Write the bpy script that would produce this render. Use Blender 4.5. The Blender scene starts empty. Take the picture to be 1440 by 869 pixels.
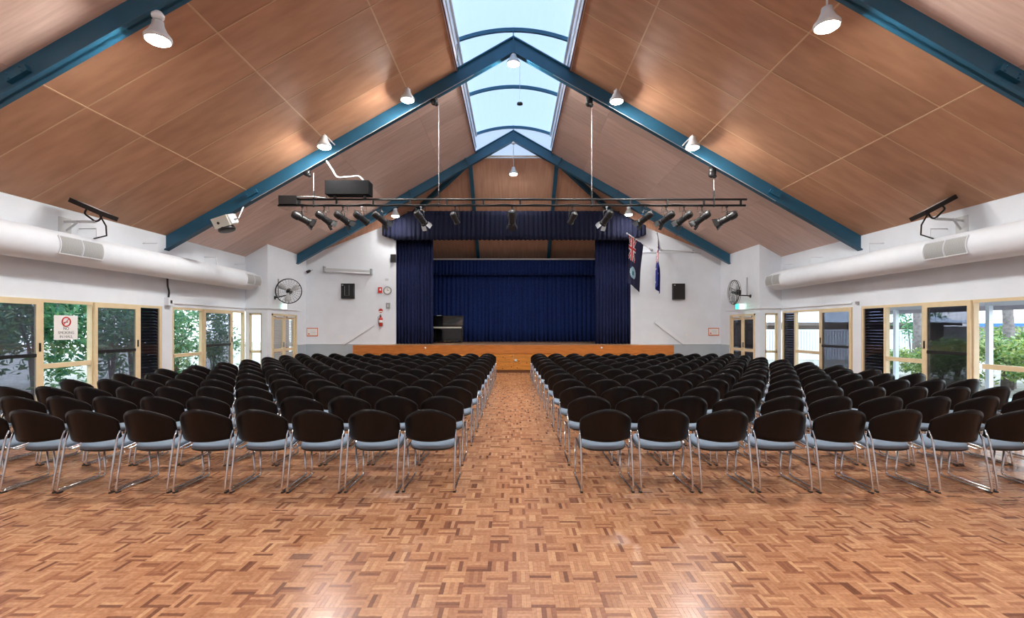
import bpy, bmesh, math, random
import numpy as np
from mathutils import Vector, Matrix
C = bpy.context.scene
COL = C.collection
R = random.Random(7)

# ------------------------------------------------------------------ camera, sky, exposure
F = 686.0; H = 1.64; VX = 722.0; VY = 461.0            # focal length in pixels, eye height, vanishing point
cd = bpy.data.cameras.new('camera'); cam = bpy.data.objects.new('camera', cd); COL.objects.link(cam)
cam.location = (0, 0, H); cam.rotation_euler = (math.pi / 2, 0, 0)
cd.sensor_width = 36; cd.lens = 36 * F / 1440; cd.clip_start = .05; cd.clip_end = 300
cd.shift_x = -2 / 1440; cd.shift_y = 26.5 / 1440
C.camera = cam
vs = C.view_settings
vs.view_transform = 'Standard'; vs.look = 'None'; vs.gamma = 1; vs.use_curve_mapping = False
vs.exposure = 1.58
C.cycles.use_denoising = True
C.cycles.max_bounces = 10; C.cycles.diffuse_bounces = 5; C.cycles.transparent_max_bounces = 12
C.cycles.sample_clamp_indirect = 8
SKY = 2.0                                              # bright overcast sky
LAMP = 270.0                                            # radiance of the floodlight lenses
w = bpy.data.worlds.new('sky'); C.world = w; w.use_nodes = True
nt = w.node_tree; bg = nt.nodes['Background']
tc = nt.nodes.new('ShaderNodeTexCoord'); sp = nt.nodes.new('ShaderNodeSeparateXYZ'); rp = nt.nodes.new('ShaderNodeValToRGB')
nt.links.new(tc.outputs['Generated'], sp.inputs[0]); nt.links.new(sp.outputs['Z'], rp.inputs[0]); nt.links.new(rp.outputs[0], bg.inputs[0])
rp.color_ramp.elements[0].position = 0.0; rp.color_ramp.elements[0].color = (.86, .92, 1, 1)
rp.color_ramp.elements[1].position = .6; rp.color_ramp.elements[1].color = (.60, .80, 1, 1)
bg.inputs[1].default_value = SKY

# ------------------------------------------------------------------ materials
def mat(name, col, rough=.5, metal=0, spec=.5, noise=0, nscale=8, emit=None, est=1, bump=0, coat=0, stretch=None):
    m = bpy.data.materials.new(name); m.use_nodes = True
    t = m.node_tree; b = t.nodes['Principled BSDF']
    b.inputs['Base Color'].default_value = (*col, 1); b.inputs['Roughness'].default_value = rough
    b.inputs['Metallic'].default_value = metal; b.inputs['Specular IOR Level'].default_value = spec
    b.inputs['Coat Weight'].default_value = coat
    if emit:
        b.inputs['Emission Color'].default_value = (*emit, 1); b.inputs['Emission Strength'].default_value = est
    if noise or bump:
        c = t.nodes.new('ShaderNodeTexCoord'); n = t.nodes.new('ShaderNodeTexNoise')
        n.inputs['Scale'].default_value = nscale; n.inputs['Detail'].default_value = 5
        if stretch:
            mp = t.nodes.new('ShaderNodeMapping'); mp.inputs['Scale'].default_value = stretch
            t.links.new(c.outputs['Object'], mp.inputs[0]); t.links.new(mp.outputs[0], n.inputs[0])
        else:
            t.links.new(c.outputs['Object'], n.inputs[0])
        if noise:
            r = t.nodes.new('ShaderNodeValToRGB')
            r.color_ramp.elements[0].position = .3; r.color_ramp.elements[1].position = .7
            r.color_ramp.elements[0].color = (*[x * (1 - noise) for x in col], 1)
            r.color_ramp.elements[1].color = (*[min(1, x * (1 + noise)) for x in col], 1)
            t.links.new(n.outputs[0], r.inputs[0]); t.links.new(r.outputs[0], b.inputs['Base Color'])
        if bump:
            bp = t.nodes.new('ShaderNodeBump'); bp.inputs['Strength'].default_value = bump; bp.inputs['Distance'].default_value = .01
            t.links.new(n.outputs[0], bp.inputs['Height']); t.links.new(bp.outputs[0], b.inputs['Normal'])
    return m

M = {}
M['white'] = mat('white_paint', (.745, .785, .835), .55, noise=.03, nscale=2)
M['white_gloss'] = mat('white_enamel', (.77, .80, .84), .35)
M['duct'] = mat('duct_fabric', (.75, .785, .83), .6, noise=.02, nscale=4)
M['dado'] = mat('pale_blue_grey_paint', (.42, .49, .54), .5, noise=.03, nscale=3)
M['blue'] = mat('blue_steel_paint', (.015, .094, .165), .42, noise=.10, nscale=3)
M['cream'] = mat('cream_frame_paint', (.72, .58, .36), .4, noise=.04, nscale=6)
M['black'] = mat('black_plastic', (.012, .012, .013), .4)
M['chairback'] = mat('dark_chair_plastic', (.0060, .0042, .0042), .36, spec=.25, noise=.15, nscale=60)
M['rubber'] = mat('black_rubber', (.01, .01, .01), .6)
M['seat'] = mat('blue_grey_upholstery', (.19, .25, .32), .8, noise=.12, nscale=220, bump=.15)
M['chrome'] = mat('chrome_tube', (.72, .73, .75), .14, metal=1)
M['steel'] = mat('grey_steel', (.45, .46, .47), .35, metal=1)
M['grey'] = mat('grey_plastic', (.30, .31, .32), .5)
M['lightgrey'] = mat('light_grey_metal', (.55, .56, .57), .4)
M['dark'] = mat('dark_metal', (.007, .0072, .008), .42, noise=.2, nscale=20)
M['red'] = mat('red_enamel', (.55, .03, .025), .3)
M['orange'] = mat('orange_red_print', (.62, .16, .06), .5)
M['paper'] = mat('white_print_board', (.80, .80, .78), .5)
M['ink'] = mat('dark_ink', (.03, .03, .035), .6)
M['inkgrey'] = mat('grey_ink', (.16, .16, .17), .6)
M['lampglass'] = mat('lit_lamp_lens', (1, 1, 1), .3, emit=(1, .975, .93), est=LAMP)
M['lampglass_dim'] = mat('lit_lamp_lens_dimmer', (1, 1, 1), .3, emit=(1, .975, .93), est=LAMP * .33)
M['exitgreen'] = mat('green_exit_light', (.02, .5, .25), .4, emit=(.05, .85, .40), est=1.1)
M['exitwhite'] = mat('white_exit_light', (.8, .9, .85), .4, emit=(.8, 1, .9), est=1.6)
M['creambox'] = mat('cream_fixture_metal', (.66, .66, .58), .4)
M['glassdark'] = mat('dark_lens_glass', (.015, .016, .018), .08)
M['boxblack'] = mat('matt_black_metal', (.0035, .0035, .004), .75, spec=.08)
M['piano'] = mat('black_piano_lacquer', (.006, .006, .007), .12, coat=.6)
M['ivory'] = mat('ivory_keys', (.62, .60, .52), .3)
M['brass'] = mat('brass_pedal', (.7, .5, .2), .25, metal=1)
M['grille'] = mat('grey_vent_metal', (.42, .43, .41), .45)
M['curtain'] = mat('navy_curtain_cloth', (.013, .019, .068), .85, noise=.25, nscale=14, spec=.2)
M['valance'] = mat('dark_navy_valance_cloth', (.0075, .009, .025), .9, noise=.25, nscale=14, spec=.2)
M['backdrop'] = mat('blue_curtain_cloth', (.010, .027, .125), .85, noise=.25, nscale=14, spec=.2)
M['stagewood'] = mat('golden_pine', (.60, .235, .040), .3, noise=.28, nscale=3, stretch=(1, 4, 14))
M['stagetop'] = mat('stage_edge_pine', (.55, .19, .042), .22, noise=.22, nscale=3, stretch=(1, 4, 14))
M['deck'] = mat('stage_deck_boards', (.42, .25, .14), .35, noise=.2, nscale=4, stretch=(1, 8, 1))
M['knot'] = mat('dark_pine_knot', (.13, .045, .012), .4)
M['flagblue'] = mat('navy_flag_cloth', (.014, .016, .060), .8)
M['flagblue2'] = mat('royal_flag_cloth', (.02, .03, .22), .8)
M['flagred'] = mat('red_flag_cloth', (.55, .03, .04), .8)
M['flagwhite'] = mat('white_flag_cloth', (.78, .76, .76), .8)
M['flagbadge'] = mat('pale_blue_flag_print', (.40, .62, .72), .8)
M['flagteal'] = mat('teal_flag_print', (.02, .22, .25), .8)
M['slat'] = mat('dark_brown_slat', (.055, .036, .030), .45, noise=.3, nscale=5)
M['slatgrey'] = mat('pale_grey_blind', (.50, .49, .52), .5)
M['soffit'] = mat('mauve_grey_soffit', (.50, .46, .50), .7)
M['bark'] = mat('grey_brown_bark', (.20, .16, .15), .9, noise=.3, nscale=12, bump=.5)
M['soil'] = mat('garden_mulch', (.26, .22, .18), .95, noise=.35, nscale=3)
M['fence'] = mat('pale_fence_steel', (.66, .66, .70), .6)
M['rooftile'] = mat('dark_brown_roof', (.10, .07, .06), .7, noise=.2, nscale=3)
M['roofblue'] = mat('bright_blue_fascia', (.02, .12, .45), .5)
M['underlay'] = mat('pale_joint_timber', (.57, .375, .225), .7)

def ply(name, ca, cb, scale, stretch, rough=.55):
    """timber sheet: streaky grain, a little different on every sheet"""
    m = bpy.data.materials.new(name); m.use_nodes = True; t = m.node_tree; b = t.nodes['Principled BSDF']
    c = t.nodes.new('ShaderNodeTexCoord'); oi = t.nodes.new('ShaderNodeObjectInfo')
    ad = t.nodes.new('ShaderNodeVectorMath'); ad.operation = 'MULTIPLY_ADD'
    ad.inputs[1].default_value = stretch
    sc_ = t.nodes.new('ShaderNodeVectorMath'); sc_.operation = 'SCALE'; sc_.inputs[0].default_value = (9, 31, 17)
    t.links.new(oi.outputs['Random'], sc_.inputs['Scale'])
    t.links.new(c.outputs['Object'], ad.inputs[0]); t.links.new(sc_.outputs[0], ad.inputs[2])
    n = t.nodes.new('ShaderNodeTexNoise'); n.inputs['Scale'].default_value = scale; n.inputs['Detail'].default_value = 6
    t.links.new(ad.outputs[0], n.inputs[0])
    r = t.nodes.new('ShaderNodeValToRGB'); r.color_ramp.elements[0].position = .32; r.color_ramp.elements[1].position = .70
    r.color_ramp.elements[0].color = (*ca, 1); r.color_ramp.elements[1].color = (*cb, 1)
    t.links.new(n.outputs[0], r.inputs[0])
    hs = t.nodes.new('ShaderNodeHueSaturation')
    mr = t.nodes.new('ShaderNodeMapRange'); mr.inputs['To Min'].default_value = .90; mr.inputs['To Max'].default_value = 1.10
    t.links.new(oi.outputs['Random'], mr.inputs[0]); t.links.new(mr.outputs[0], hs.inputs['Value']); t.links.new(r.outputs[0], hs.inputs['Color'])
    t.links.new(hs.outputs[0], b.inputs['Base Color']); b.inputs['Roughness'].default_value = rough; b.inputs['Specular IOR Level'].default_value = .3
    return m
M['ply'] = ply('ceiling_plywood', (.40, .205, .118), (.50, .272, .162), 2.2, (.6, 2.2, .6))
M['ply_pale'] = ply('pale_streaky_ceiling_plywood', (.60, .43, .36), (.74, .56, .48), 2.6, (.5, 7, .5))
M['ply_gable'] = ply('stage_ceiling_plywood', (.53, .30, .205), (.64, .38, .265), 2.4, (6, .5, .5))

def parquet_mat():
    m = bpy.data.materials.new('oiled_parquet'); m.use_nodes = True; t = m.node_tree; b = t.nodes['Principled BSDF']
    g = t.nodes.new('ShaderNodeNewGeometry'); oi = t.nodes.new('ShaderNodeObjectInfo')
    cx = t.nodes.new('ShaderNodeCombineXYZ'); wn = t.nodes.new('ShaderNodeTexWhiteNoise'); wn.noise_dimensions = '3D'
    t.links.new(g.outputs['Random Per Island'], cx.inputs[0]); t.links.new(oi.outputs['Random'], cx.inputs[1]); t.links.new(cx.outputs[0], wn.inputs[0])
    r = t.nodes.new('ShaderNodeValToRGB'); e = r.color_ramp.elements
    e[0].position = 0; e[0].color = (.19, .075, .040, 1); e[1].position = 1; e[1].color = (.66, .37, .19, 1)
    for p, c in ((.09, (.31, .125, .065)), (.22, (.43, .195, .096)), (.55, (.51, .245, .124)), (.85, (.58, .30, .155))):
        k = e.new(p); k.color = (*c, 1)
    t.links.new(wn.outputs['Value'], r.inputs[0])
    n = t.nodes.new('ShaderNodeTexNoise'); n.inputs['Scale'].default_value = 42; n.inputs['Detail'].default_value = 5
    t.links.new(g.outputs['Position'], n.inputs[0])
    mx = t.nodes.new('ShaderNodeMixRGB'); mx.blend_type = 'MULTIPLY'; mx.inputs[0].default_value = .55
    gr = t.nodes.new('ShaderNodeValToRGB'); gr.color_ramp.elements[0].position = .3; gr.color_ramp.elements[0].color = (.55, .5, .48, 1)
    gr.color_ramp.elements[1].position = .65; gr.color_ramp.elements[1].color = (1, 1, 1, 1)
    t.links.new(n.outputs[0], gr.inputs[0]); t.links.new(r.outputs[0], mx.inputs[1]); t.links.new(gr.outputs[0], mx.inputs[2])
    t.links.new(mx.outputs[0], b.inputs['Base Color'])
    n2 = t.nodes.new('ShaderNodeTexNoise'); n2.inputs['Scale'].default_value = 1.7; n2.inputs['Detail'].default_value = 4
    t.links.new(g.outputs['Position'], n2.inputs[0])
    mr = t.nodes.new('ShaderNodeMapRange'); mr.inputs['To Min'].default_value = .20; mr.inputs['To Max'].default_value = .30
    t.links.new(n2.outputs[0], mr.inputs[0]); t.links.new(mr.outputs[0], b.inputs['Roughness'])
    b.inputs['Specular IOR Level'].default_value = .36
    return m
M['parquet'] = parquet_mat()

def see_through(name, tint, glossy, dull=None, dullfac=0):
    m = bpy.data.materials.new(name); m.use_nodes = True; t = m.node_tree; t.nodes.remove(t.nodes['Principled BSDF'])
    o = t.nodes['Material Output']; tr = t.nodes.new('ShaderNodeBsdfTransparent'); tr.inputs[0].default_value = (*tint, 1)
    gl = t.nodes.new('ShaderNodeBsdfGlossy'); gl.inputs['Roughness'].default_value = .02
    lw = t.nodes.new('ShaderNodeLayerWeight'); lw.inputs[0].default_value = .5
    pw = t.nodes.new('ShaderNodeMath'); pw.operation = 'POWER'; pw.inputs[1].default_value = 4
    fr = t.nodes.new('ShaderNodeMath'); fr.operation = 'MULTIPLY_ADD'; fr.inputs[1].default_value = glossy; fr.inputs[2].default_value = .03
    t.links.new(lw.outputs['Facing'], pw.inputs[0]); t.links.new(pw.outputs[0], fr.inputs[0])
    mx = t.nodes.new('ShaderNodeMixShader'); src = tr
    if dull:
        df = t.nodes.new('ShaderNodeBsdfDiffuse'); df.inputs[0].default_value = (*dull, 1)
        m2 = t.nodes.new('ShaderNodeMixShader'); m2.inputs[0].default_value = dullfac
        t.links.new(tr.outputs[0], m2.inputs[1]); t.links.new(df.outputs[0], m2.inputs[2]); src = m2
    t.links.new(fr.outputs[0], mx.inputs[0]); t.links.new(src.outputs[0], mx.inputs[1]); t.links.new(gl.outputs[0], mx.inputs[2])
    t.links.new(mx.outputs[0], o.inputs[0]); return m
M['glass'] = see_through('clear_glass', (.95, .97, .96), .5)
M['screen'] = see_through('dark_security_mesh', (.64, .64, .70), .12, (.19, .19, .235), .15)
M['screen_shaded'] = see_through('shade_tinted_security_mesh', (.40, .40, .43), .12, (.05, .05, .055), .18)  # same mesh on the right, veranda shade put into its tint
M['tinted'] = see_through('dark_tinted_glass', (.40, .40, .46), .25, (.04, .04, .05), .12)

def skylight_mat():
    m = bpy.data.materials.new('translucent_roof_sheet'); m.use_nodes = True; t = m.node_tree; t.nodes.remove(t.nodes['Principled BSDF'])
    o = t.nodes['Material Output']; tl = t.nodes.new('ShaderNodeBsdfTranslucent'); tl.inputs[0].default_value = (.205, .236, .290, 1)
    df = t.nodes.new('ShaderNodeBsdfDiffuse'); df.inputs[0].default_value = (.7, .76, .8, 1)
    mx = t.nodes.new('ShaderNodeMixShader'); mx.inputs[0].default_value = .25
    t.links.new(tl.outputs[0], mx.inputs[1]); t.links.new(df.outputs[0], mx.inputs[2]); t.links.new(mx.outputs[0], o.inputs[0]); return m
M['skysheet'] = skylight_mat()

def leaf_mat(name, cols):
    m = bpy.data.materials.new(name); m.use_nodes = True; t = m.node_tree; b = t.nodes['Principled BSDF']
    g = t.nodes.new('ShaderNodeNewGeometry'); r = t.nodes.new('ShaderNodeValToRGB'); e = r.color_ramp.elements
    e[0].color = (*cols[0], 1); e[1].color = (*cols[-1], 1)
    for i, c in enumerate(cols[1:-1]):
        k = e.new((i + 1) / (len(cols) - 1)); k.color = (*c, 1)
    t.links.new(g.outputs['Random Per Island'], r.inputs[0]); t.links.new(r.outputs[0], b.inputs['Base Color'])
    b.inputs['Roughness'].default_value = .4
    tl = t.nodes.new('ShaderNodeBsdfTranslucent'); mx = t.nodes.new('ShaderNodeMixShader'); mx.inputs[0].default_value = .35
    t.links.new(r.outputs[0], tl.inputs[0]); t.links.new(b.outputs[0], mx.inputs[1]); t.links.new(tl.outputs[0], mx.inputs[2])
    t.links.new(mx.outputs[0], t.nodes['Material Output'].inputs[0]); return m
M['leaf'] = leaf_mat('dense_green_leaves', [(.04, .16, .08), (.10, .30, .12), (.22, .40, .14), (.07, .26, .18), (.42, .52, .28)])
M['leafyellow'] = leaf_mat('yellow_green_leaves', [(.05, .14, .03), (.14, .26, .05), (.42, .45, .12), (.08, .2, .05), (.6, .58, .28)])

def brick_mat():
    m = bpy.data.materials.new('red_brown_brick'); m.use_nodes = True; t = m.node_tree; b = t.nodes['Principled BSDF']
    c = t.nodes.new('ShaderNodeTexCoord'); mp = t.nodes.new('ShaderNodeMapping'); mp.inputs['Rotation'].default_value = (math.pi / 2, 0, 0)
    br = t.nodes.new('ShaderNodeTexBrick'); br.inputs['Scale'].default_value = 4
    br.inputs['Color1'].default_value = (.34, .15, .10, 1); br.inputs['Color2'].default_value = (.24, .10, .07, 1); br.inputs['Mortar'].default_value = (.4, .36, .32, 1)
    t.links.new(c.outputs['Object'], mp.inputs[0]); t.links.new(mp.outputs[0], br.inputs[0]); t.links.new(br.outputs[0], b.inputs['Base Color'])
    b.inputs['Roughness'].default_value = .85; return m
M['brick'] = brick_mat()

# ------------------------------------------------------------------ mesh helpers
class MB:
    def __init__(s): s.v = []; s.f = []; s.m = []
    def add(s, vs_, fs, mi=0):
        o = len(s.v); s.v += [tuple(p) for p in vs_]; s.f += [tuple(i + o for i in f) for f in fs]; s.m += [mi] * len(fs); return s
    def box(s, x0, x1, y0, y1, z0, z1, mi=0):
        x0, x1 = min(x0, x1), max(x0, x1); y0, y1 = min(y0, y1), max(y0, y1); z0, z1 = min(z0, z1), max(z0, z1)
        return s.add([(x0, y0, z0), (x1, y0, z0), (x1, y1, z0), (x0, y1, z0), (x0, y0, z1), (x1, y0, z1), (x1, y1, z1), (x0, y1, z1)],
                     [(0, 3, 2, 1), (4, 5, 6, 7), (0, 1, 5, 4), (1, 2, 6, 5), (2, 3, 7, 6), (3, 0, 4, 7)], mi)
    def obox(s, c, ax, ay, az, mi=0):
        """box about c with half-axis vectors"""
        c = Vector(c); ax = Vector(ax); ay = Vector(ay); az = Vector(az); q = []
        for k in (-1, 1):
            for (i, j) in ((-1, -1), (1, -1), (1, 1), (-1, 1)): q.append(c + ax * i + ay * j + az * k)
        return s.add(q, [(0, 3, 2, 1), (4, 5, 6, 7), (0, 1, 5, 4), (1, 2, 6, 5), (2, 3, 7, 6), (3, 0, 4, 7)], mi)
    def prism(s, poly, d, mi=0):
        """polygon (3-D points) swept along vector d"""
        n = len(poly); d = Vector(d); p = [Vector(q) for q in poly]; q = p + [a + d for a in p]
        return s.add(q, [tuple(range(n))[::-1], tuple(range(n, 2 * n))] + [(i, (i + 1) % n, n + (i + 1) % n, n + i) for i in range(n)], mi)
    def tube(s, pts, r, n=8, closed=False, mi=0):
        P = [Vector(p) for p in pts]; k = len(P); rings = []; up = None
        for i, p in enumerate(P):
            if closed: t = P[(i + 1) % k] - P[i - 1]
            else: t = P[min(i + 1, k - 1)] - P[max(i - 1, 0)]
            t.normalize()
            if up is None: up = Vector((0, 0, 1)) if abs(t.z) < .9 else Vector((1, 0, 0))
            a = t.cross(up)
            if a.length < 1e-4: a = t.cross(Vector((0, 1, 0)))
            a.normalize(); b = a.cross(t); b.normalize(); up = b
            rr = r[i] if isinstance(r, (list, tuple)) else r
            rings.append([p + (a * math.cos(2 * math.pi * j / n) + b * math.sin(2 * math.pi * j / n)) * rr for j in range(n)])
        vs_ = [q for g in rings for q in g]; fs = []
        for i in range(k if closed else k - 1):
            i2 = (i + 1) % k
            fs += [(i * n + j, i * n + (j + 1) % n, i2 * n + (j + 1) % n, i2 * n + j) for j in range(n)]
        if not closed: fs += [tuple(range(n))[::-1], tuple(range((k - 1) * n, k * n))]
        return s.add(vs_, fs, mi)
    def lathe(s, o, ax, prof, n=20, mi=0):
        """profile [(t, r)] along axis ax from o"""
        o = Vector(o); ax = Vector(ax).normalized(); u = ax.cross(Vector((0, 0, 1)))
        if u.length < 1e-3: u = Vector((1, 0, 0))
        u.normalize(); v = ax.cross(u); vs_ = []; fs = []
        for (t, r) in prof:
            for j in range(n):
                a = 2 * math.pi * j / n; vs_.append(o + ax * t + (u * math.cos(a) + v * math.sin(a)) * max(r, 1e-4))
        for i in range(len(prof) - 1):
            fs += [(i * n + j, i * n + (j + 1) % n, (i + 1) * n + (j + 1) % n, (i + 1) * n + j) for j in range(n)]
        fs += [tuple(range(n))[::-1], tuple(range((len(prof) - 1) * n, len(prof) * n))]
        return s.add(vs_, fs, mi)
    def build(s, name, mats, parent=None, smooth=False, org=None, recalc=True):
        if not isinstance(mats, (list, tuple)): mats = [mats]
        o0 = Vector(org) if org is not None else (Vector(parent.location) if parent and not parent.parent else Vector((0, 0, 0)))
        if parent and parent.parent: o0 = Vector(parent.parent.location) + Vector(parent.location)
        me = bpy.data.meshes.new(name); me.from_pydata([tuple(Vector(p) - o0) for p in s.v], [], s.f)
        for q in mats: me.materials.append(q)
        me.polygons.foreach_set('material_index', s.m)
        if recalc:
            bm = bmesh.new(); bm.from_mesh(me); bmesh.ops.recalc_face_normals(bm, faces=bm.faces); bm.to_mesh(me); bm.free()
        if smooth: me.shade_smooth() if smooth is True else me.shade_auto_smooth(smooth) if hasattr(me, 'shade_auto_smooth') else me.shade_smooth()
        me.update()
        ob = bpy.data.objects.new(name, me); COL.objects.link(ob)
        if parent: ob.parent = parent
        else: ob.location = o0
        return ob
def smooth_by_angle(ob, deg=40):
    me = ob.data; me.shade_smooth()
    try: me.set_sharp_from_angle(angle=math.radians(deg))
    except Exception: pass
    return ob
def tag(o, label, cat, group=None, kind=None):
    o['label'] = label; o['category'] = cat
    if group: o['group'] = group
    if kind: o['kind'] = kind
    return o
def thing(name, label, cat, loc=(0, 0, 0), group=None, kind=None):
    o = bpy.data.objects.new(name, None); COL.objects.link(o); o.location = loc; o.empty_display_size = .1
    return tag(o, label, cat, group, kind)
def struct(mb, name, mats, label=None, parent=None, smooth=False):
    o = mb.build(name, mats, parent, smooth)
    if not parent:
        o['kind'] = 'structure'
        if label: o['label'] = label
    return o
def P(px, py, Y): return Vector(((px - VX) * Y / F, Y, H - (py - VY) * Y / F))
def arc(p0, p1, p2, r, n=4):
    """rounded corner at p1"""
    p0, p1, p2 = Vector(p0), Vector(p1), Vector(p2); a = (p0 - p1).normalized(); b = (p2 - p1).normalized(); out = []
    for i in range(n + 1):
        t = i / n; out.append((p1 + a * r) * (1 - t) ** 2 + p1 * 2 * t * (1 - t) + (p1 + b * r) * t * t)
    return out
def rounded(pts, r, n=4):
    out = [Vector(pts[0])]
    for i in range(1, len(pts) - 1): out += arc(pts[i - 1], pts[i], pts[i + 1], r, n)
    return out + [Vector(pts[-1])]

# ------------------------------------------------------------------ dimensions of the hall
W = 8.81; X1 = 8.08; YC = 16.03; YB = 19.02; Y0 = -7.0; SL = .568
BEAMS = [.74, 6.57, 12.39, 18.23]
def zc(x): return 8.98 - SL * abs(x)                    # ceiling underside
def zb(x): return 8.605 - SL * abs(x)                   # beam underside
XE = 1.42; HD = 2.18
STG = 17.86; STH = 1.0

# ---- floor: base, the 300 nearest parquet squares as parts, the rest joined
fb = MB().box(-W - .2, W + .2, Y0, 24, -.12, -.0015)
floor = struct(fb, 'floor', M['parquet'], 'glossy basket-weave parquet floor of the hall')
S = .142; NS = 5; OX = -.036
cells = []
for j in range(2, int(18.0 / S)):
    for i in range(int(-W / S), int(W / S) + 1):
        x = OX + i * S; y = .02 + j * S
        if x < -W + .0 or x + S > W or y + S > STG: continue
        cells.append((x, y, (i + j) % 2))
def vis(c):
    x, y, o = c; xc, yc = x + S / 2, y + S / 2
    return abs(xc * F / yc) < 726 and F * H / yc < 408
near = sorted([c for c in cells if vis(c)], key=lambda c: c[1])[:300]; nearset = set((c[0], c[1]) for c in near)
gap = .0004
def tile_mesh(o):
    b = MB(); sw = S / NS
    for k in range(NS):
        x0, x1, y0, y1 = (k * sw + gap, (k + 1) * sw - gap, gap, S - gap)
        if o: x0, x1, y0, y1 = y0, y1, x0, x1
        c = .0003
        b.add([(x0, y0, -.0015), (x1, y0, -.0015), (x1, y1, -.0015), (x0, y1, -.0015), (x0 + c, y0 + c, 0), (x1 - c, y0 + c, 0), (x1 - c, y1 - c, 0), (x0 + c, y1 - c, 0)],
              [(4, 5, 6, 7), (0, 1, 5, 4), (1, 2, 6, 5), (2, 3, 7, 6), (3, 0, 4, 7)])
    me = bpy.data.meshes.new('parquet_tile'); me.from_pydata(b.v, [], b.f); me.materials.append(M['parquet']); return me
tmesh = [tile_mesh(0), tile_mesh(1)]
for (x, y, o) in near:
    t = bpy.data.objects.new('parquet_tile', tmesh[o]); COL.objects.link(t); t.location = (x, y, 0); t.parent = floor
rest = [c for c in cells if (c[0], c[1]) not in nearset]
A = np.array([(c[0], c[1]) for c in rest]); O = np.array([c[2] for c in rest]).astype(bool); sw = S / NS
Q = []
for k in range(NS):
    for a, b in ((k * sw + gap, gap), ((k + 1) * sw - gap, gap), ((k + 1) * sw - gap, S - gap), (k * sw + gap, S - gap)):
        Q.append(np.where(O[:, None], A + np.array((b, a)), A + np.array((a, b))))
V = np.stack(Q, 1).reshape(-1, 2); V = np.concatenate([V, np.zeros((len(V), 1))], 1)
me = bpy.data.meshes.new('parquet'); nf = len(V) // 4
fl = np.arange(len(V)).reshape(-1, 4); fl[np.repeat(O, NS)] = fl[np.repeat(O, NS)][:, ::-1]
me.from_pydata(V.tolist(), [], fl.tolist()); me.materials.append(M['parquet'])
pq = bpy.data.objects.new('parquet', me); COL.objects.link(pq); pq.parent = floor; pq['kind'] = 'stuff'

# ---- ceiling: pale battens behind, plywood sheets in front
def slope_box(b, s, x0, x1, y0, y1, z_off, th, mi=0):
    b.prism([(s * x0, y0, zc(x0) + z_off), (s * x1, y0, zc(x1) + z_off), (s * x1, y0, zc(x1) + z_off + th), (s * x0, y0, zc(x0) + z_off + th)], (0, y1 - y0, 0), mi)
cb = MB()
for s in (-1, 1): slope_box(cb, s, XE, W + .3, Y0, 18.4, .012, .06)
ceiling = struct(cb, 'ceiling', M['underlay'], 'pitched plywood ceiling with a skylight along the ridge')
XS = [XE, 2.61, 4.69, 6.77, W]
for s in (-1, 1):
    for bi in range(3):
        ya, yb = BEAMS[bi], BEAMS[bi + 1]; n = 5
        for k in range(n):
            y0 = ya + (yb - ya) * k / n; y1 = ya + (yb - ya) * (k + 1) / n
            if bi == 0 and k < 3: continue
            for q in range(4):
                g = .010 if bi == 1 else .003
                b = MB(); slope_box(b, s, XS[q] + (g if q else 0), XS[q + 1] - g, y0 + g, y1 - g, 0, .012)
                if q == 3 and yb > 16: pass
                b.build('ceiling_panel', M['ply'] if bi == 1 else M['ply_pale'], ceiling)
for s in (-1, 1):                                       # pale cover strips over the sheet joints of the middle bay
    ya, yb = BEAMS[1], BEAMS[2]
    for x in XS[1:4]:
        b = MB(); slope_box(b, s, x - .011, x + .011, ya, yb, -.005, .006); b.build('joint_strip', M['underlay'], ceiling)
    for k in range(1, 5):
        y = ya + (yb - ya) * k / 5; b = MB(); slope_box(b, s, XE + .02, W, y - .011, y + .011, -.004, .006); b.build('joint_strip', M['underlay'], ceiling)
b = MB()
for s in (-1, 1): slope_box(b, s, XE, W, Y0, BEAMS[0] + (BEAMS[1] - BEAMS[0]) * .6 - .003, 0, .012)
b.build('ceiling_lining', M['ply_pale'], ceiling)

# hipped ceiling over the stage
HS = .68; HY = 18.4; HZ = zc(XE + .2)
def hipx(y): return XE + .2 + HS / SL * (y - HY)
def hipz(y): return HZ - HS * (y - HY)
YE = 23.3
b = MB()
nb = 14
hip = MB().add([(-hipx(HY), HY, HZ + .02), (hipx(HY), HY, HZ + .02), (hipx(YE), YE, hipz(YE) + .02), (-hipx(YE), YE, hipz(YE) + .02),
                (-hipx(HY), HY, HZ + .08), (hipx(HY), HY, HZ + .08), (hipx(YE), YE, hipz(YE) + .08), (-hipx(YE), YE, hipz(YE) + .08)],
               [(0, 1, 2, 3), (7, 6, 5, 4), (0, 4, 5, 1), (1, 5, 6, 2), (2, 6, 7, 3), (3, 7, 4, 0)])
for s in (-1, 1):
    hip.prism([(s * hipx(HY), 18.2, zc(hipx(HY)) + .02), (s * W, 18.2, zc(W) + .02), (s * W, YE, zc(W) + .02), (s * hipx(YE), YE, hipz(YE) + .02), (s * hipx(HY), HY, HZ + .02)], (0, 0, .06))
struct(hip, 'ceiling_stage', M['underlay'], 'hipped plywood ceiling over the stage')
hipo = bpy.data.objects['ceiling_stage']
cuts = [-9, -1.64, 0, 1.64, 9]
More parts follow.
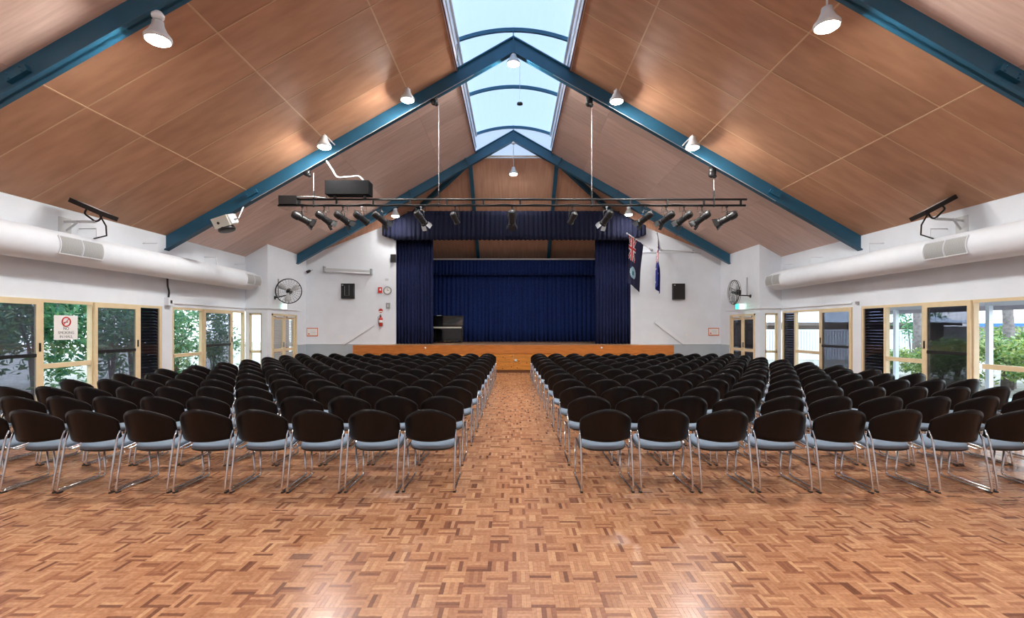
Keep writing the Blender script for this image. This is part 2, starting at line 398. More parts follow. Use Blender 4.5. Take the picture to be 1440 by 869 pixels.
for i in range(4):                                      # sheets of the hip, seams running down the slope
    n = 3
    for k in range(n):
        ya = HY + (YE - HY) * k / n + .004; yb2 = HY + (YE - HY) * (k + 1) / n - .004
        a0, a1 = max(cuts[i] + .004, -hipx(ya)), min(cuts[i + 1] - .004, hipx(ya)); b0, b1 = max(cuts[i] + .004, -hipx(yb2)), min(cuts[i + 1] - .004, hipx(yb2))
        if a1 <= a0: a0 = a1 = (-1.64 if i == 0 else 1.64)
        MB().prism([(a0, ya, hipz(ya)), (a1, ya, hipz(ya)), (b1, yb2, hipz(yb2)), (b0, yb2, hipz(yb2))], (0, 0, .018)).build('ceiling_panel', M['ply_gable'], hipo)
for s in (-1, 1):
    ys = [18.36, 19.6, 20.9, 22.2]
    for k in range(3):
        ya, yb2 = ys[k], ys[k + 1] - .008
        xa, xb = max(hipx(HY), hipx(ya)), hipx(yb2)
        MB().prism([(s * xa, ya, zc(xa)), (s * W, ya, zc(W)), (s * W, yb2, zc(W)), (s * xb, yb2, zc(xb))], (0, 0, .018)).build('ceiling_panel', M['ply_gable'], hipo)

# ---- walls
PIER = {-1: (12.23, 12.60), 1: (12.36, 12.67)}
WIN0 = {-1: 7.30, 1: 7.30}
for s, nm in ((-1, 'left'), (1, 'right')):
    b = MB(); xi, xo = s * W, s * (W + .22)
    zt = zc(W)
    b.box(xi, xo, Y0, YC + .2, HD, zt)                  # band above the windows
    b.box(xi, xo, Y0, WIN0[s], 0, HD)
    b.box(xi, xo, *PIER[s], 0, HD)
    struct(b, 'wall_' + nm, M['white'], 'white side wall over the %s-hand windows' % nm)
    # step in the wall: cross wall with a slim window, then the wall with the exit door
    b = MB(); zi = lambda x: zc(x)
    xa, xb = X1, W; wa, wb = 8.27, 8.69
    b.prism([(s * xa, YC, 2.12), (s * xb, YC, 2.12), (s * xb, YC, zc(xb)), (s * xa, YC, zc(xa))], (0, .2, 0))
    b.box(s * xa, s * wa, YC, YC + .2, 0, 2.12); b.box(s * wb, s * xb, YC, YC + .2, 0, 2.12)
    da, db = 16.30, 18.17
    b.box(s * X1, s * (X1 + .2), YC + .2, YB, 2.12, zc(X1)); b.box(s * X1, s * (X1 + .2), YC + .2, da, 0, 2.12); b.box(s * X1, s * (X1 + .2), db, YB, 0, 2.12)
    struct(b, 'wall_%s_end' % nm, M['white'], 'white stepped-in wall end with exit door, %s-hand side' % nm)
    d = MB().box(s * (X1 - .012), s * X1, db + .08, YB, 0, 1.0); d.box(s * (X1 - .03), s * X1, db + .08, YB, 1.0, 1.035, 1)
    d.build('dado_panel', [M['dado'], M['white_gloss']], bpy.data.objects['wall_%s_end' % nm])
b = MB().box(-W - .3, W + .3, Y0 - .2, Y0, 0, 4.0)
b.prism([(-W - .3, Y0 - .2, 4.0), (W + .3, Y0 - .2, 4.0), (0, Y0 - .2, 9.3)], (0, .2, 0))
struct(b, 'wall_back', M['white'], 'white gable wall behind the camera')

# front (stage) wall
PX = 4.60
b = MB()
def wt(x): return 4.40 + (X1 - abs(x)) * .395
for s in (-1, 1):
    b.prism([(s * X1, YB, 0), (s * PX, YB, 0), (s * PX, YB, wt(PX)), (s * X1, YB, wt(X1))], (0, .15, 0))
wf = struct(b, 'wall_front', M['white'], 'white wall either side of the curtained stage opening')
b = MB()
for s in (-1, 1):
    b.box(s * 5.86, s * X1, YB - .012, YB, 0, 1.0); b.box(s * 5.0, s * X1, YB - .028, YB, 1.0, 1.03, 1)
b.build('dado_panel', [M['dado'], M['white_gloss']], wf)
b = MB()
for s in (-1, 1): b.box(s * (PX - .02), s * (PX + .09), YB - .03, YB, STH, 5.4)
b.build('opening_trim', M['white_gloss'], wf)
b = MB()
b.box(4.72, 7.25, YB - .03, YB, 4.57, 4.60); b.box(-7.9, -6.7, YB - .02, YB, 3.50, 3.52)
b.build('wall_ledge', M['white_gloss'], wf)
b = MB()
for s in (-1, 1):
    b.prism([(s * X1, YB + .16, wt(X1) - .1), (s * PX, YB + .16, wt(PX) - .1), (s * PX, YB + .16, zc(PX)), (s * X1, YB + .16, zc(X1))], (0, .05, 0))
b.build('gable_panel', M['ply_gable'], wf)
# stage house shell
b = MB()
for s in (-1, 1): b.box(s * 7.3, s * 7.5, YB + .25, YE, 0, 5.6)
b.box(-7.5, 7.5, YE - .1, YE + .1, 0, 4.9)
struct(b, 'wall_stage', M['white'], 'plain walls enclosing the stage behind the curtains')
# small mouldings over the far windows
for s, nm in ((-1, 'left'), (1, 'right')):
    b = MB().box(s * W, s * (W - .035), PIER[s][1], YC, 2.27, 2.30)
    b.box(s * X1, s * W, YC - .035, YC, 2.27, 2.30); b.box(s * (X1 - .035), s * X1, YC - .035, YB - .5, 2.27, 2.30)
    struct(b, 'trim_' + nm, M['white_gloss'], 'thin white ledge over the far %s-hand windows' % nm)
    b = MB().box(s * W, s * (W - .02), Y0, WIN0[s], 0, .1)
    struct(b, 'baseboard_' + nm, M['white_gloss'], 'white baseboard of the %s-hand wall' % nm)

# ---- skylight along the ridge
sky = thing('skylight', 'long barrel-vaulted translucent skylight along the ridge', 'skylight', kind='structure'); ZS = 8.95; RISE = .26; YS0 = Y0
b = MB()
for s in (-1, 1):
    b.box(s * XE, s * (XE + .04), YS0, 18.42, zc(XE) - .02, ZS)
b.build('upstand', M['white_gloss'], sky)
b = MB()
for s in (-1, 1):
    b.box(s * (XE - .05), s * XE, YS0, 18.4, ZS - .10, ZS - .02); b.box(s * (XE - .03), s * XE, YS0, 18.4, zc(XE) + .25, zc(XE) + .30)
b.build('rail', M['lightgrey'], sky)
b = MB()
for s in (-1, 1): b.box(s * (XE - .012), s * (XE + .012), YS0, 18.4, zc(XE) - .05, zc(XE) - .021)
b.build('edge_bead', ply('reddish_edge_bead', (.20, .07, .04), (.24, .09, .05), 3, (1, 1, 1)), sky)
RIBS = [11.6 * 1.0684 - 2.91 * k for k in (5, 4, 3, 2, 1, 0)] + [11.6 * 1.0684 + 2.92, 18.40]
def vault(x): return ZS + RISE * (1 - (x / XE) ** 2)
NX = 14
for i in range(len(RIBS)):
    ya = YS0 if i == 0 else RIBS[i - 1]; yb2 = RIBS[i]; b = MB(); q = []
    xs = [-XE + 2 * XE * k / NX for k in range(NX + 1)]
    for k in range(NX):
        b.add([(xs[k], ya, vault(xs[k]) + .05), (xs[k + 1], ya, vault(xs[k + 1]) + .05), (xs[k + 1], yb2, vault(xs[k + 1]) + .05), (xs[k], yb2, vault(xs[k]) + .05)], [(0, 1, 2, 3)])
    bm_o = b.build('roof_sheet', M['skysheet'], sky, True)
    if yb2 > 5:
        r_ = MB()
        for k in range(NX):
            r_.prism([(xs[k], yb2 - .03, vault(xs[k]) - .05), (xs[k + 1], yb2 - .03, vault(xs[k + 1]) - .05), (xs[k + 1], yb2 - .03, vault(xs[k + 1]) + .045), (xs[k], yb2 - .03, vault(xs[k]) + .045)], (0, .06, 0))
        r_.build('rib', M['blue'], sky)
b = MB()
poly = [(-XE, 18.42, HZ)] + [(x, 18.42, vault(x) + .05) for x in [-XE + 2 * XE * k / NX for k in range(NX + 1)]] + [(XE, 18.42, HZ)]
b.add(poly, [tuple(range(len(poly)))]); b.build('end_sheet', M['skysheet'], sky)
MB().box(-XE - .1, XE + .1, 18.36, 18.44, HZ - .03, HZ + .02).build('end_sill', M['white_gloss'], sky)
d = thing('smoke_detector', 'small black disc detector hanging under the skylight glazing', 'detector', P(731, 145, 14.2))
MB().lathe(d.location, (0, 0, -1), [(-.02, .05), (.0, .085), (.04, .085), (.06, .04)], 16).build('disc', M['black'], d, True)
MB().tube([tuple(d.location), (d.location.x, d.location.y, vault(0) + .03)], .006, 6).build('stem', M['lightgrey'], d)

# ---- roof beams (portal frames) with bolted plates and conduits
BL = {.74: 'blue steel roof beam above the camera', 6.57: 'blue steel roof beam nearest the camera, crossing both upper corners',
      12.39: 'middle blue steel roof beam, the lighting bar hangs under it', 18.23: 'farthest blue steel roof beam just before the stage curtains'}
beams = {}
for y in BEAMS:
    t = thing('roof_beam', BL[y], 'roof beam', (0, y, 0), 'blue steel roof beams'); t['kind'] = 'structure'; beams[y] = t
    xe = X1 if y > 16 else W
    for s in (-1, 1):
        b = MB()
        top = .41
        b.prism([(0, y - .025, zb(0)), (s * xe, y - .025, zb(xe)), (s * xe, y - .025, zb(xe) + top), (0, y - .025, zb(0) + top)], (0, .05, 0))
        b.prism([(0, y - .09, zb(0)), (s * xe, y - .09, zb(xe)), (s * xe, y - .09, zb(xe) + .03), (0, y - .09, zb(0) + .03)], (0, .18, 0))
        b.prism([(0, y - .09, zb(0) + top - .03), (s * xe, y - .09, zb(xe) + top - .03), (s * xe, y - .09, zb(xe) + top), (0, y - .09, zb(0) + top)], (0, .18, 0))
        b.build('rafter', M['blue'], t)
        for xp in ((6.62,) if y < 16 else (1.72, 3.82, 6.2)):
            b = MB(); n = Vector((SL * s, 0, 1)).normalized(); a = Vector((s, 0, -SL)).normalized()
            b.obox((s * xp, y, zb(xp) + top / 2 - .02), a * (.015 if y > 16 else .16), (0, .098, 0), n * (.20 if y > 16 else .05))
            if y < 16:
                for q in (-.10, .10):
                    for r in (-.03, .03): b.obox(Vector((s * xp, y - .1, zb(xp) + top / 2 - .02)) + a * q + n * r, a * .012, (0, .02, 0), n * .012)
            b.build('splice_plate', M['blue'], t)
    MB().box(-.012, .012, y - .095, y + .095, zb(0) - .02, zb(0) + top + .16).build('apex_plate', M['blue'], t)
    if y > 5:
        MB().lathe((0, y, zb(0) - .07), (0, 0, 1), [(0, .05), (.03, .07), (.07, .07)], 12).build('apex_bracket', M['lightgrey'], t)
# conduit down the middle beam, both sides
for s in (-1, 1):
    b = MB(); pts = [Vector((s * x, 12.28, zb(x) - .02)) for x in (1.0, 2.4, 3.6, 5.0, 6.6)]
    b.tube(pts, .009, 6)
    if s < 0: b.tube(rounded([P(643, 62, 12.1), P(644, 84, 12.2), P(632, 95, 12.27), P(612, 104, 12.28)], .1), .02, 6)
    b.build('conduit', M['grey'], beams[12.39])
# hip and jack rafters over the stage
hr = thing('hip_rafters', 'dark blue rafters of the hipped ceiling over the stage', 'roof beam', (0, HY, 0)); hr['kind'] = 'structure'
for s in (-1, 1):
    b = MB(); p0 = Vector((s * hipx(HY), HY, HZ - .12)); p1 = Vector((s * hipx(YE), YE, hipz(YE) - .12))
    dv = (p1 - p0); ax = dv / 2; nn = dv.cross(Vector((0, 0, 1))).normalized(); up = nn.cross(dv).normalized()
    b.obox((p0 + p1) / 2, ax, nn * .06, up * .10); b.build('hip_rafter', M['blue'], hr)
    b = MB(); p0 = Vector((s * 1.64, HY, HZ - .09)); p1 = Vector((s * 1.64, YE, hipz(YE) - .09)); dv = p1 - p0
    b.obox((p0 + p1) / 2, dv / 2, (.07, 0, 0), Vector((1, 0, 0)).cross(dv).normalized() * .09); b.build('jack_rafter', M['blue'], hr)

# ------------------------------------------------------------------ windows
def pane(par, s, x, y0, y1, z0, z1, m, nm='pane'):
    return MB().box(s * x, s * (x + .008), y0, y1, z0, z1).build(nm, M[m], par)
def window_unit(name, s, segs, label):
    y0, y1 = segs[0][1], segs[-1][2]
    t = thing(name, label, 'window', (s * W, y0, 0), kind='structure')
    fo = MB(); xi, xo = W + .0, W + .10
    fo.box(s * xi, s * xo, y0, y1, HD - .06, HD); fo.box(s * xi, s * xo, y0, y1, 0, .04)
    fo.box(s * xi, s * xo, y0, y0 + .06, .04, HD - .06); fo.box(s * xi, s * xo, y1 - .07, y1, .04, HD - .06)
    for q in segs[1:]: fo.box(s * xi, s * xo, q[1] - .03, q[1] + .03, .04, HD - .06)
    fo.build('frame', M['cream'], t)
    for (k, a, b_) in segs:
        a2, b2 = a + .03, b_ - .03
        if k == 'fixed':
            MB().box(s * xi, s * xo, a2, b2, .87, .96).build('transom', M['cream'], t)
            pane(t, s, W + .05, a2, b2, .96, HD - .06, 'glass'); pane(t, s, W + .05, a2, b2, .04, .87, 'glass')
        elif k == 'clear': pane(t, s, W + .05, a2, b2, .04, HD - .06, 'glass')
        elif k == 'slide':
            f = MB(); xa, xb = W - .045, W - .003; sw_ = .095
            f.box(s * xa, s * xb, a, a + .07, .02, HD - .01); f.box(s * xa, s * xb, b_ - sw_, b_ + .03, .02, HD - .01)
            f.box(s * xa, s * xb, a + .07, b_ - sw_, HD - .11, HD - .01); f.box(s * xa, s * xb, a + .07, b_ - sw_, .02, .14)
            sl = f.build('sliding_sash', M['cream'], t)
            pane(sl, s, W - .03, a + .07, b_ - sw_, .14, HD - .11, 'screen' if s < 0 else 'screen_shaded', 'screen_mesh')
            pane(t, s, W + .05, a2, b2, .04, HD - .06, 'glass')
            MB().box(s * (W - .05), s * (W - .012), a + .07, b_ - sw_, 1.10, 1.165).build('push_bar', M['black'], sl)
            MB().box(s * (W - .06), s * (W - .02), b_ - .05, b_ - .02, 1.20, 1.36).build('handle', M['black'], sl)
        elif k == 'dark':
            pane(t, s, W + .03, a2, b2, .04, HD - .06, 'tinted', 'tinted_pane')
            f = MB(); z = .08
            while z < HD - .1:
                f.obox((s * (W + .075), (a2 + b2) / 2, z + .04), (s * .020, 0, .030), (0, (b2 - a2) / 2, 0), (s * -.004, 0, .003)); z += .075
            f.build('louvre_slats', M['slat'], t)['kind'] = 'stuff'
    return t
window_unit('window_1', -1, [('slide', 7.32, 9.06), ('fixed', 9.12, 10.20), ('slide', 10.22, 11.42), ('dark', 11.50, 12.22)],
            'cream framed window wall with the no smoking sign')
window_unit('window_2', -1, [('fixed', 12.60, 13.80), ('slide', 13.84, 15.22), ('clear', 15.28, 16.00)],
            'cream framed window beyond the left-hand white pier')
window_unit('window_3', 1, [('fixed', 7.32, 9.20), ('slide', 9.36, 10.44), ('fixed', 10.46, 11.56), ('dark', 11.58, 12.35)],
            'cream framed window wall overlooking the veranda shrubs')
window_unit('window_4', 1, [('slide', 12.68, 13.96), ('fixed', 14.00, 15.26), ('dark', 15.28, 16.00)],
            'cream framed window beyond the right-hand white pier')
for s, nm, lb in ((-1, 'window_5', 'slim cream window in the left-hand step of the wall'), (1, 'window_6', 'slim cream window in the right-hand step of the wall, brick behind')):
    t = thing(nm, lb, 'window', (s * 8.48, YC, 0), kind='structure'); f = MB(); wa, wb = 8.27, 8.69
    f.box(s * wa, s * (wa + .05), YC + .02, YC + .1, 0, 2.12); f.box(s * wb, s * (wb - .05), YC + .02, YC + .1, 0, 2.12)
    f.box(s * wa, s * wb, YC + .02, YC + .1, 2.06, 2.12); f.box(s * wa, s * wb, YC + .02, YC + .1, .82, .90)
    f.build('frame', M['cream'], t)
    MB().box(s * (wa + .05), s * (wb - .05), YC + .05, YC + .058, .90, 2.06).build('pane', M['glass'], t)
    MB().box(s * (wa + .05), s * (wb - .05), YC + .05, YC + .058, 0, .82).build('pane', M['glass'], t)
# exit doors
for s, nm, lb in ((-1, 'door_1', 'cream double exit door under the left-hand fan, pale panels'), (1, 'door_2', 'cream double exit door under the right-hand fan, dark panes')):
    da, db = 16.30, 18.17; t = thing(nm, lb, 'door', (s * X1, (da + db) / 2, 0), kind='structure')
    f = MB(); xi, xo = X1 - .02, X1 + .12
    f.box(s * xi, s * xo, da, da + .07, 0, 2.12); f.box(s * xi, s * xo, db - .07, db, 0, 2.12); f.box(s * xi, s * xo, da, db, 2.05, 2.12)
    f.build('frame', M['cream'], t)
    mid = (da + db) / 2
    for (a, b_) in ((da + .075, mid - .004), (mid + .004, db - .075)):
        f = MB(); xa, xb = X1 + .02, X1 + .07
        f.box(s * xa, s * xb, a, a + .11, .01, 2.04); f.box(s * xa, s * xb, b_ - .11, b_, .01, 2.04); f.box(s * xa, s * xb, a + .11, b_ - .11, 1.93, 2.04)
        f.box(s * xa, s * xb, a + .11, b_ - .11, .01, .2); f.box(s * xa, s * xb, a + .11, b_ - .11, .82, .92)
        lf = f.build('door_leaf', M['cream'], t)
        MB().box(s * (X1 + .04), s * (X1 + .048), a + .11, b_ - .11, .92, 1.93).build('pane', M['glass'] if s < 0 else M['tinted'], lf)
        MB().box(s * (X1 + .04), s * (X1 + .048), a + .11, b_ - .11, .2, .82).build('pane', M['glass'] if s < 0 else M['tinted'], lf)
        f = MB(); z = .24
        while z < 1.9:
            if not .76 < z < .93: f.box(s * (X1 + .052), s * (X1 + .062), a + .11, b_ - .11, z, z + .052)
            z += .06
        f.build('blind_slats', M['slatgrey'] if s < 0 else M['slat'], lf)['kind'] = 'stuff'
        MB().box(s * (X1 - .03), s * (X1 + .02), a + .15, b_ - .15, 2.0, 2.05).build('door_closer', M['lightgrey'], lf)
    f = MB(); hy = mid - .05
    f.box(s * (X1 - .02), s * (X1 + .02), hy - .03, hy + .01, .96, 1.14); f.tube([(s * (X1 - .0), hy, 1.05), (s * (X1 - .05), hy, 1.05), (s * (X1 - .05), hy - .12, 1.05)], .012, 6)
    f.build('door_handle', M['steel'], t)

# ------------------------------------------------------------------ stage
st = thing('stage', 'raised golden pine stage with a knotty plank front', 'stage', (0, STG, 0), kind='structure')
MB().box(-5.84, 5.84, STG + .04, YB, STH - .04, STH).box(-7.2, 7.2, YB, YE - .1, STH - .04, STH).build('deck', M['deck'], st)
ed = MB().box(-5.88, 5.88, STG, STG + .045, STH - .30, STH + .004); ed.box(-5.88, 5.88, STG - .012, STG + .06, STH - .03, STH + .006)
ed.build('edge_board', M['stagetop'], st)
for s in (-1, 1):
    MB().box(s * 5.84, s * 5.88, STG + .045, YB, 0, STH).build('side_board', M['stagewood'], st)
xs = [-5.84, -4.38, -2.92, -1.46, 0, 1.46, 2.92, 4.38, 5.84]
for i in range(8):
    for k in range(4):
        z0 = .10 + k * .15
        MB().box(xs[i] + .003, xs[i + 1] - .003, STG + .025 + R.uniform(0, .004), STG + .05, z0 + .002, z0 + .147).build('plank', M['stagewood'], st)
MB().box(-5.84, 5.84, STG + .03, STG + .06, 0, .098).build('kickboard', M['knot'], st)
for i in range(60):
    x = R.uniform(-5.7, 5.7); z = R.uniform(.13, .66); r = R.uniform(.012, .03)
    if i < 8: x = R.uniform(-.55, .6)
    b = MB().lathe((x, STG + .028, z), (0, -1, 0), [(0, r), (.004, r * .8)], 8) if False else None
kb = MB()
for i in range(46):
    x = R.uniform(-5.7, 5.7) if i > 9 else R.uniform(-.55, .6); z = R.uniform(.14, .66); r = R.uniform(.010, .022)
    kb.lathe((x, STG + .026, z), (0, -1, 0), [(0, r), (.0035, r * .7)], 8)
kb.build('knots', M['knot'], st)['kind'] = 'stuff'
for px in (598, 846):
    d = thing('stage_edge_light', 'tiny white light on the stage edge %s' % ('by the piano' if px < 700 else 'toward the flags'), 'light', P(px, 489, STG))
    MB().lathe(d.location, (0, -1, 0), [(0, .035), (.02, .03), (.03, .015)], 12).build('lens', M['white_gloss'], d, True)
MB().box(.04, .13, STG + .018, STG + .03, .42, .50).build('socket_plate', M['lightgrey'], st)

def curtain(name, mats, x0, x1, z0, z1, y, folds, amp, parent=None, seed=1, topfn=None, botfn=None, gather=0):
    rr = random.Random(seed); n = int(folds * 8); b = MB(); nz = 5; vs_ = []; ph = [rr.uniform(-.8, .8) for _ in range(int(folds) + 3)]
    for j in range(nz + 1):
        for i in range(n + 1):
            u = i / n; x = x0 + (x1 - x0) * u; fi = u * folds; k = int(fi); fr = fi - k
            p = ph[k] * (1 - fr) + ph[k + 1] * fr
            zt_ = topfn(x) if topfn else z1; zb_ = botfn(x) if botfn else z0
            z = zt_ + (zb_ - zt_) * j / nz
            a = amp * (.55 + .45 * j / nz) * (1 + .4 * p)
            vs_.append((x + .25 * a * math.cos(2 * math.pi * fi + p), y + a * math.sin(2 * math.pi * fi + p * 1.5), z + (.012 * math.sin(2 * math.pi * fi + 2) if j == nz else 0)))
    fs = [(j * (n + 1) + i, j * (n + 1) + i + 1, (j + 1) * (n + 1) + i + 1, (j + 1) * (n + 1) + i) for j in range(nz) for i in range(n)]
    b.add(vs_, fs); o = b.build(name, mats, parent, True, org=None if parent else ((x0 + x1) / 2, y, z0))
    sm = o.modifiers.new('thickness', 'SOLIDIFY'); sm.thickness = .006
    return o
o = curtain('stage_curtain', M['curtain'], -4.66, -3.20, STH + .01, 5.35, 19.40, 11, .06, seed=3); tag(o, 'navy side curtain left of the stage opening, behind the piano side', 'curtain', 'navy stage side curtains')
o = curtain('stage_curtain', M['curtain'], 3.24, 4.66, STH + .01, 5.35, 19.40, 11, .06, seed=4); tag(o, 'navy side curtain right of the stage opening, beside the flags', 'curtain', 'navy stage side curtains')
o = curtain('backdrop_curtain', M['backdrop'], -4.9, 4.9, STH + .01, 4.5, 22.45, 50, .06, seed=5); tag(o, 'blue pleated backdrop curtain across the back of the stage', 'curtain')
o = curtain('backdrop_valance', M['backdrop'], -4.9, 4.9, 4.03, 4.74, 22.2, 62, .035, seed=6); tag(o, 'short blue valance along the top of the backdrop curtain', 'valance')
MB().box(-4.9, 4.9, 22.15, 22.19, 4.73, 4.79).build('valance_rail', M['lightgrey'], o)
VY_ = 18.78
vt = lambda x: min(6.14, 5.62 + .51 * (5.02 - abs(x)) * .93)
o = curtain('stage_valance', M['valance'], -5.0, 5.1, 5.02, 6.14, VY_, 58, .035, seed=7, topfn=vt, botfn=lambda x: 5.02 if abs(x) < 4.55 else 5.02 + (abs(x) - 4.55) * .36)
tag(o, 'wide navy valance across the top of the stage opening', 'valance')
b = MB()
for s in (-1, 1): b.box(s * 5.03, s * 5.05, VY_, YB, 5.2, 5.6)
b.box(-4.1, 4.1, VY_ + .04, YB, 6.10, 6.14)
b.build('pelmet_board', M['dark'], o)

# piano
pn = thing('upright_piano', 'black upright piano on the stage in front of the blue backdrop', 'piano', (-2.76, 20.4, STH + .001))
px0, px1, py0 = -3.40, -2.12, 20.4
MB().box(px0, px1, py0 + .28, py0 + .62, STH + .08, STH + 1.12).build('case', M['piano'], pn)
MB().box(px0 - .02, px1 + .02, py0 + .24, py0 + .64, STH + 1.12, STH + 1.15).build('top_lid', M['piano'], pn)
MB().obox(((px0 + px1) / 2, py0 + .24, STH + .92), ((px1 - px0) / 2 - .03, 0, 0), (0, .012, 0), (0, .05, .19)).build('music_desk', M['piano'], pn)
MB().box(px0, px1, py0, py0 + .30, STH + .57, STH + .625).build('key_bed', M['piano'], pn)
kk = MB()
for i in range(26): kk.box(px0 + .06 + i * .0445, px0 + .06 + (i + .94) * .0445, py0 + .01, py0 + .16, STH + .625, STH + .685)
kk.build('keys', M['ivory'], pn)['kind'] = 'stuff'
MB().obox(((px0 + px1) / 2, py0 + .19, STH + .75), ((px1 - px0) / 2 - .03, 0, 0), (0, .03, .075), (0, .006, -.003)).build('fall_board', M['piano'], pn)
for s in (px0, px1 - .05):
    MB().box(s, s + .05, py0 + .02, py0 + .28, STH + .66, STH + .74).build('cheek', M['piano'], pn)
    MB().tube([(s + .03, py0 + .06, STH + .6), (s + .03, py0 + .06, STH + .3), (s + .03, py0 + .06, STH + .03)], [.03, .04, .025], 10).build('leg', M['piano'], pn)
    MB().box(s, s + .06, py0 + .0, py0 + .5, STH + .03, STH + .09).build('toe_block', M['piano'], pn)
    MB().lathe((s + .03, py0 + .05, STH + .004), (0, 0, 1), [(0, .02), (.03, .02)], 8).build('caster', M['brass'], pn)
MB().box(px0 + .07, px1 - .07, py0 + .255, py0 + .28, STH + .12, STH + .58).build('lower_panel', M['piano'], pn)
for k in (-1, 0, 1): MB().box(-2.76 + k * .12 - .02, -2.76 + k * .12 + .02, py0 + .12, py0 + .28, STH + .06, STH + .08).build('pedal', M['brass'], pn)
MB().lathe((-3.18, py0 + .45, STH + 1.15), (0, 0, 1), [(0, .10), (.02, .11), (.03, .04)], 14).build('cloth_pad', M['paper'], None, True)
o = bpy.data.objects['cloth_pad']; o.name = 'folded_cloth'; tag(o, 'small white folded cloth lying on top of the black piano', 'cloth')

# ------------------------------------------------------------------ ducts
for s, nm in ((-1, 'left'), (1, 'right')):
    dx, dz, dr = s * 8.46, 3.14, .29
    t = thing('air_duct', 'long round white air duct along the %s-hand wall' % nm, 'duct', (dx, 4, dz), 'white air ducts')
    MB().lathe((dx, 0.5, dz), (0, 1, 0), [(0, dr)] + [(k * 1.2, dr * (1 + .008 * (-1) ** k)) for k in range(1, 13)] + [(15.0, dr), (15.2, dr * .96), (15.32, dr * .84), (15.38, dr * .6), (15.40, dr * .1)], 36).build('duct_tube', M['duct'], t, True)
    for y in (5.3, 9.9, 11.6, 13.9, 15.4):
        MB().tube([(dx + s * .0, y, dz + dr), (dx, y, dz + dr + .22), (s * W, y, dz + dr + .22)], .012, 6).build('bracket', M['white_gloss'], t)
    ang = math.radians(18)                               # grilles on the room side, a little above the middle
    for (ya, yb2, n) in ((8.80, 9.72, 2), (14.98, 15.82, 2)):
        g = MB(); f = MB(); rr = dr + .012; A0, A1 = math.radians(-30), math.radians(34)
        def pt(a, y, r=rr): return (dx - s * math.cos(a) * r, y, dz + math.sin(a) * r)
        K = 8
        for k in range(n):
            y0 = ya + (yb2 - ya) * k / n + .02; y1 = ya + (yb2 - ya) * (k + 1) / n - .02
            for j in range(K):
                a0 = A0 + (A1 - A0) * j / K; a1 = A0 + (A1 - A0) * (j + 1) / K
                g.add([pt(a0, y0), pt(a0, y1), pt(a1, y1), pt(a1, y0)], [(0, 1, 2, 3)])
            m_ = 14
            for q in range(m_):
                y = y0 + (y1 - y0) * (q + .5) / m_
                for j in range(K):
                    a0 = A0 + (A1 - A0) * j / K; a1 = A0 + (A1 - A0) * (j + 1) / K
                    f.add([pt(a0, y - .006, rr + .012), pt(a0, y + .006, rr + .012), pt(a1, y + .006, rr + .012), pt(a1, y - .006, rr + .012)], [(0, 1, 2, 3)])
        gr = g.build('vent_grille', M['grille'], t, recalc=False)
        f.build('vanes', M['lightgrey'], gr, recalc=False)['kind'] = 'stuff'
        fr = MB()
        for a in (A0, A1): fr.tube([pt(a, ya), pt(a, yb2)], .014, 6)
        for k in range(n + 1):
            y = ya + (yb2 - ya) * k / n; fr.tube([pt(A0 + (A1 - A0) * j / K, y) for j in range(K + 1)], .014, 6)
        fr.build('grille_frame', M['white_gloss'], gr)

# ------------------------------------------------------------------ floodlights under the beams
def flood(px, py, Y, label, top=None, r=.15, mode='hang'):
    p = P(px, py, Y) if px is not None else Vector(py)
    t = thing('floodlight', label, 'lamp', p, 'bell-shaped floodlights under the roof beams')
    MB().lathe(p, (0, 0, 1), [(.0, r * 1.05), (.03, r * 1.12), (.05, r * 1.1), (.12, r * .75), (.20, r * .5), (.26, r * .45), (.27, r * .2)], 24).build('housing', M['lightgrey'], t, True)
    MB().lathe(p, (0, 0, -1), [(-.015, r * .98), (.008, r * .96), (.028, r * .74), (.038, r * .4), (.042, r * .05)], 16).build('lens', M['lampglass_dim' if p.y > 16 else 'lampglass'], t, True)
    if top is not None:
        if mode == 'hang': MB().tube([p + Vector((0, 0, .26)), Vector((p.x, p.y, top))], .012, 8).build('rod', M['lightgrey'], t)
        MB().lathe((p.x, p.y, top - .09), (0, 0, 1), [(0, .03), (.02, .075), (.06, .08), (.10, .05)], 12).build('junction_cap', M['white_gloss'], t, True)
    else:                                                # bracket back to the beam face
        MB().tube(rounded([(p.x, p.y, p.z + .25), (p.x, p.y, p.z + .31), (p.x, p.y + .72, max(p.z + .31, zb(abs(p.x)) + .08))], .04, 3), .018, 8).build('bracket', M['lightgrey'], t)
B1, B2, B3 = BEAMS[1:]
flood(222, 57, B1, 'bright floodlight under the nearest beam, upper left', zb(4.79), .15)
flood(1163, 38, B1, 'bright floodlight under the nearest beam, upper right', zb(4.22), .15)
flood(573, 141, B2 - .70, 'bright floodlight on the middle beam, upper of the two left of the skylight')
flood(456, 207, B2 - .70, 'bright floodlight on the middle beam above the black box on the lighting bar')
flood(867, 143, B2 - .70, 'bright floodlight on the middle beam, upper of the two right of the skylight')
flood(974, 208, B2 - .70, 'bright floodlight on the middle beam, lower of the two right of the skylight')
flood(722, 90, B2, 'bright floodlight at the apex of the middle beam under the skylight', zb(0) - .02, .15, 'short')
flood(722, 245, B3, 'floodlight on a long rod in front of the stage ceiling', zb(0) - .02, .14)
flood(556, 304, B3, 'floodlight under the farthest beam above the left end of the navy valance', zb(4.41), .14)
flood(884, 302, B3, 'floodlight under the farthest beam above the right end of the navy valance', zb(4.30), .14)
for x in (-4.6, 0, 4.6):  # out-of-view lamps added to brighten the foreground
    flood(None, (x, BEAMS[0], zb(x) - .5), None, 'added fill floodlight, unseen, under the beam above the camera, %s' % {-4.6: 'left-hand one', 0: 'apex one', 4.6: 'right-hand one'}[x], zb(x), .15)

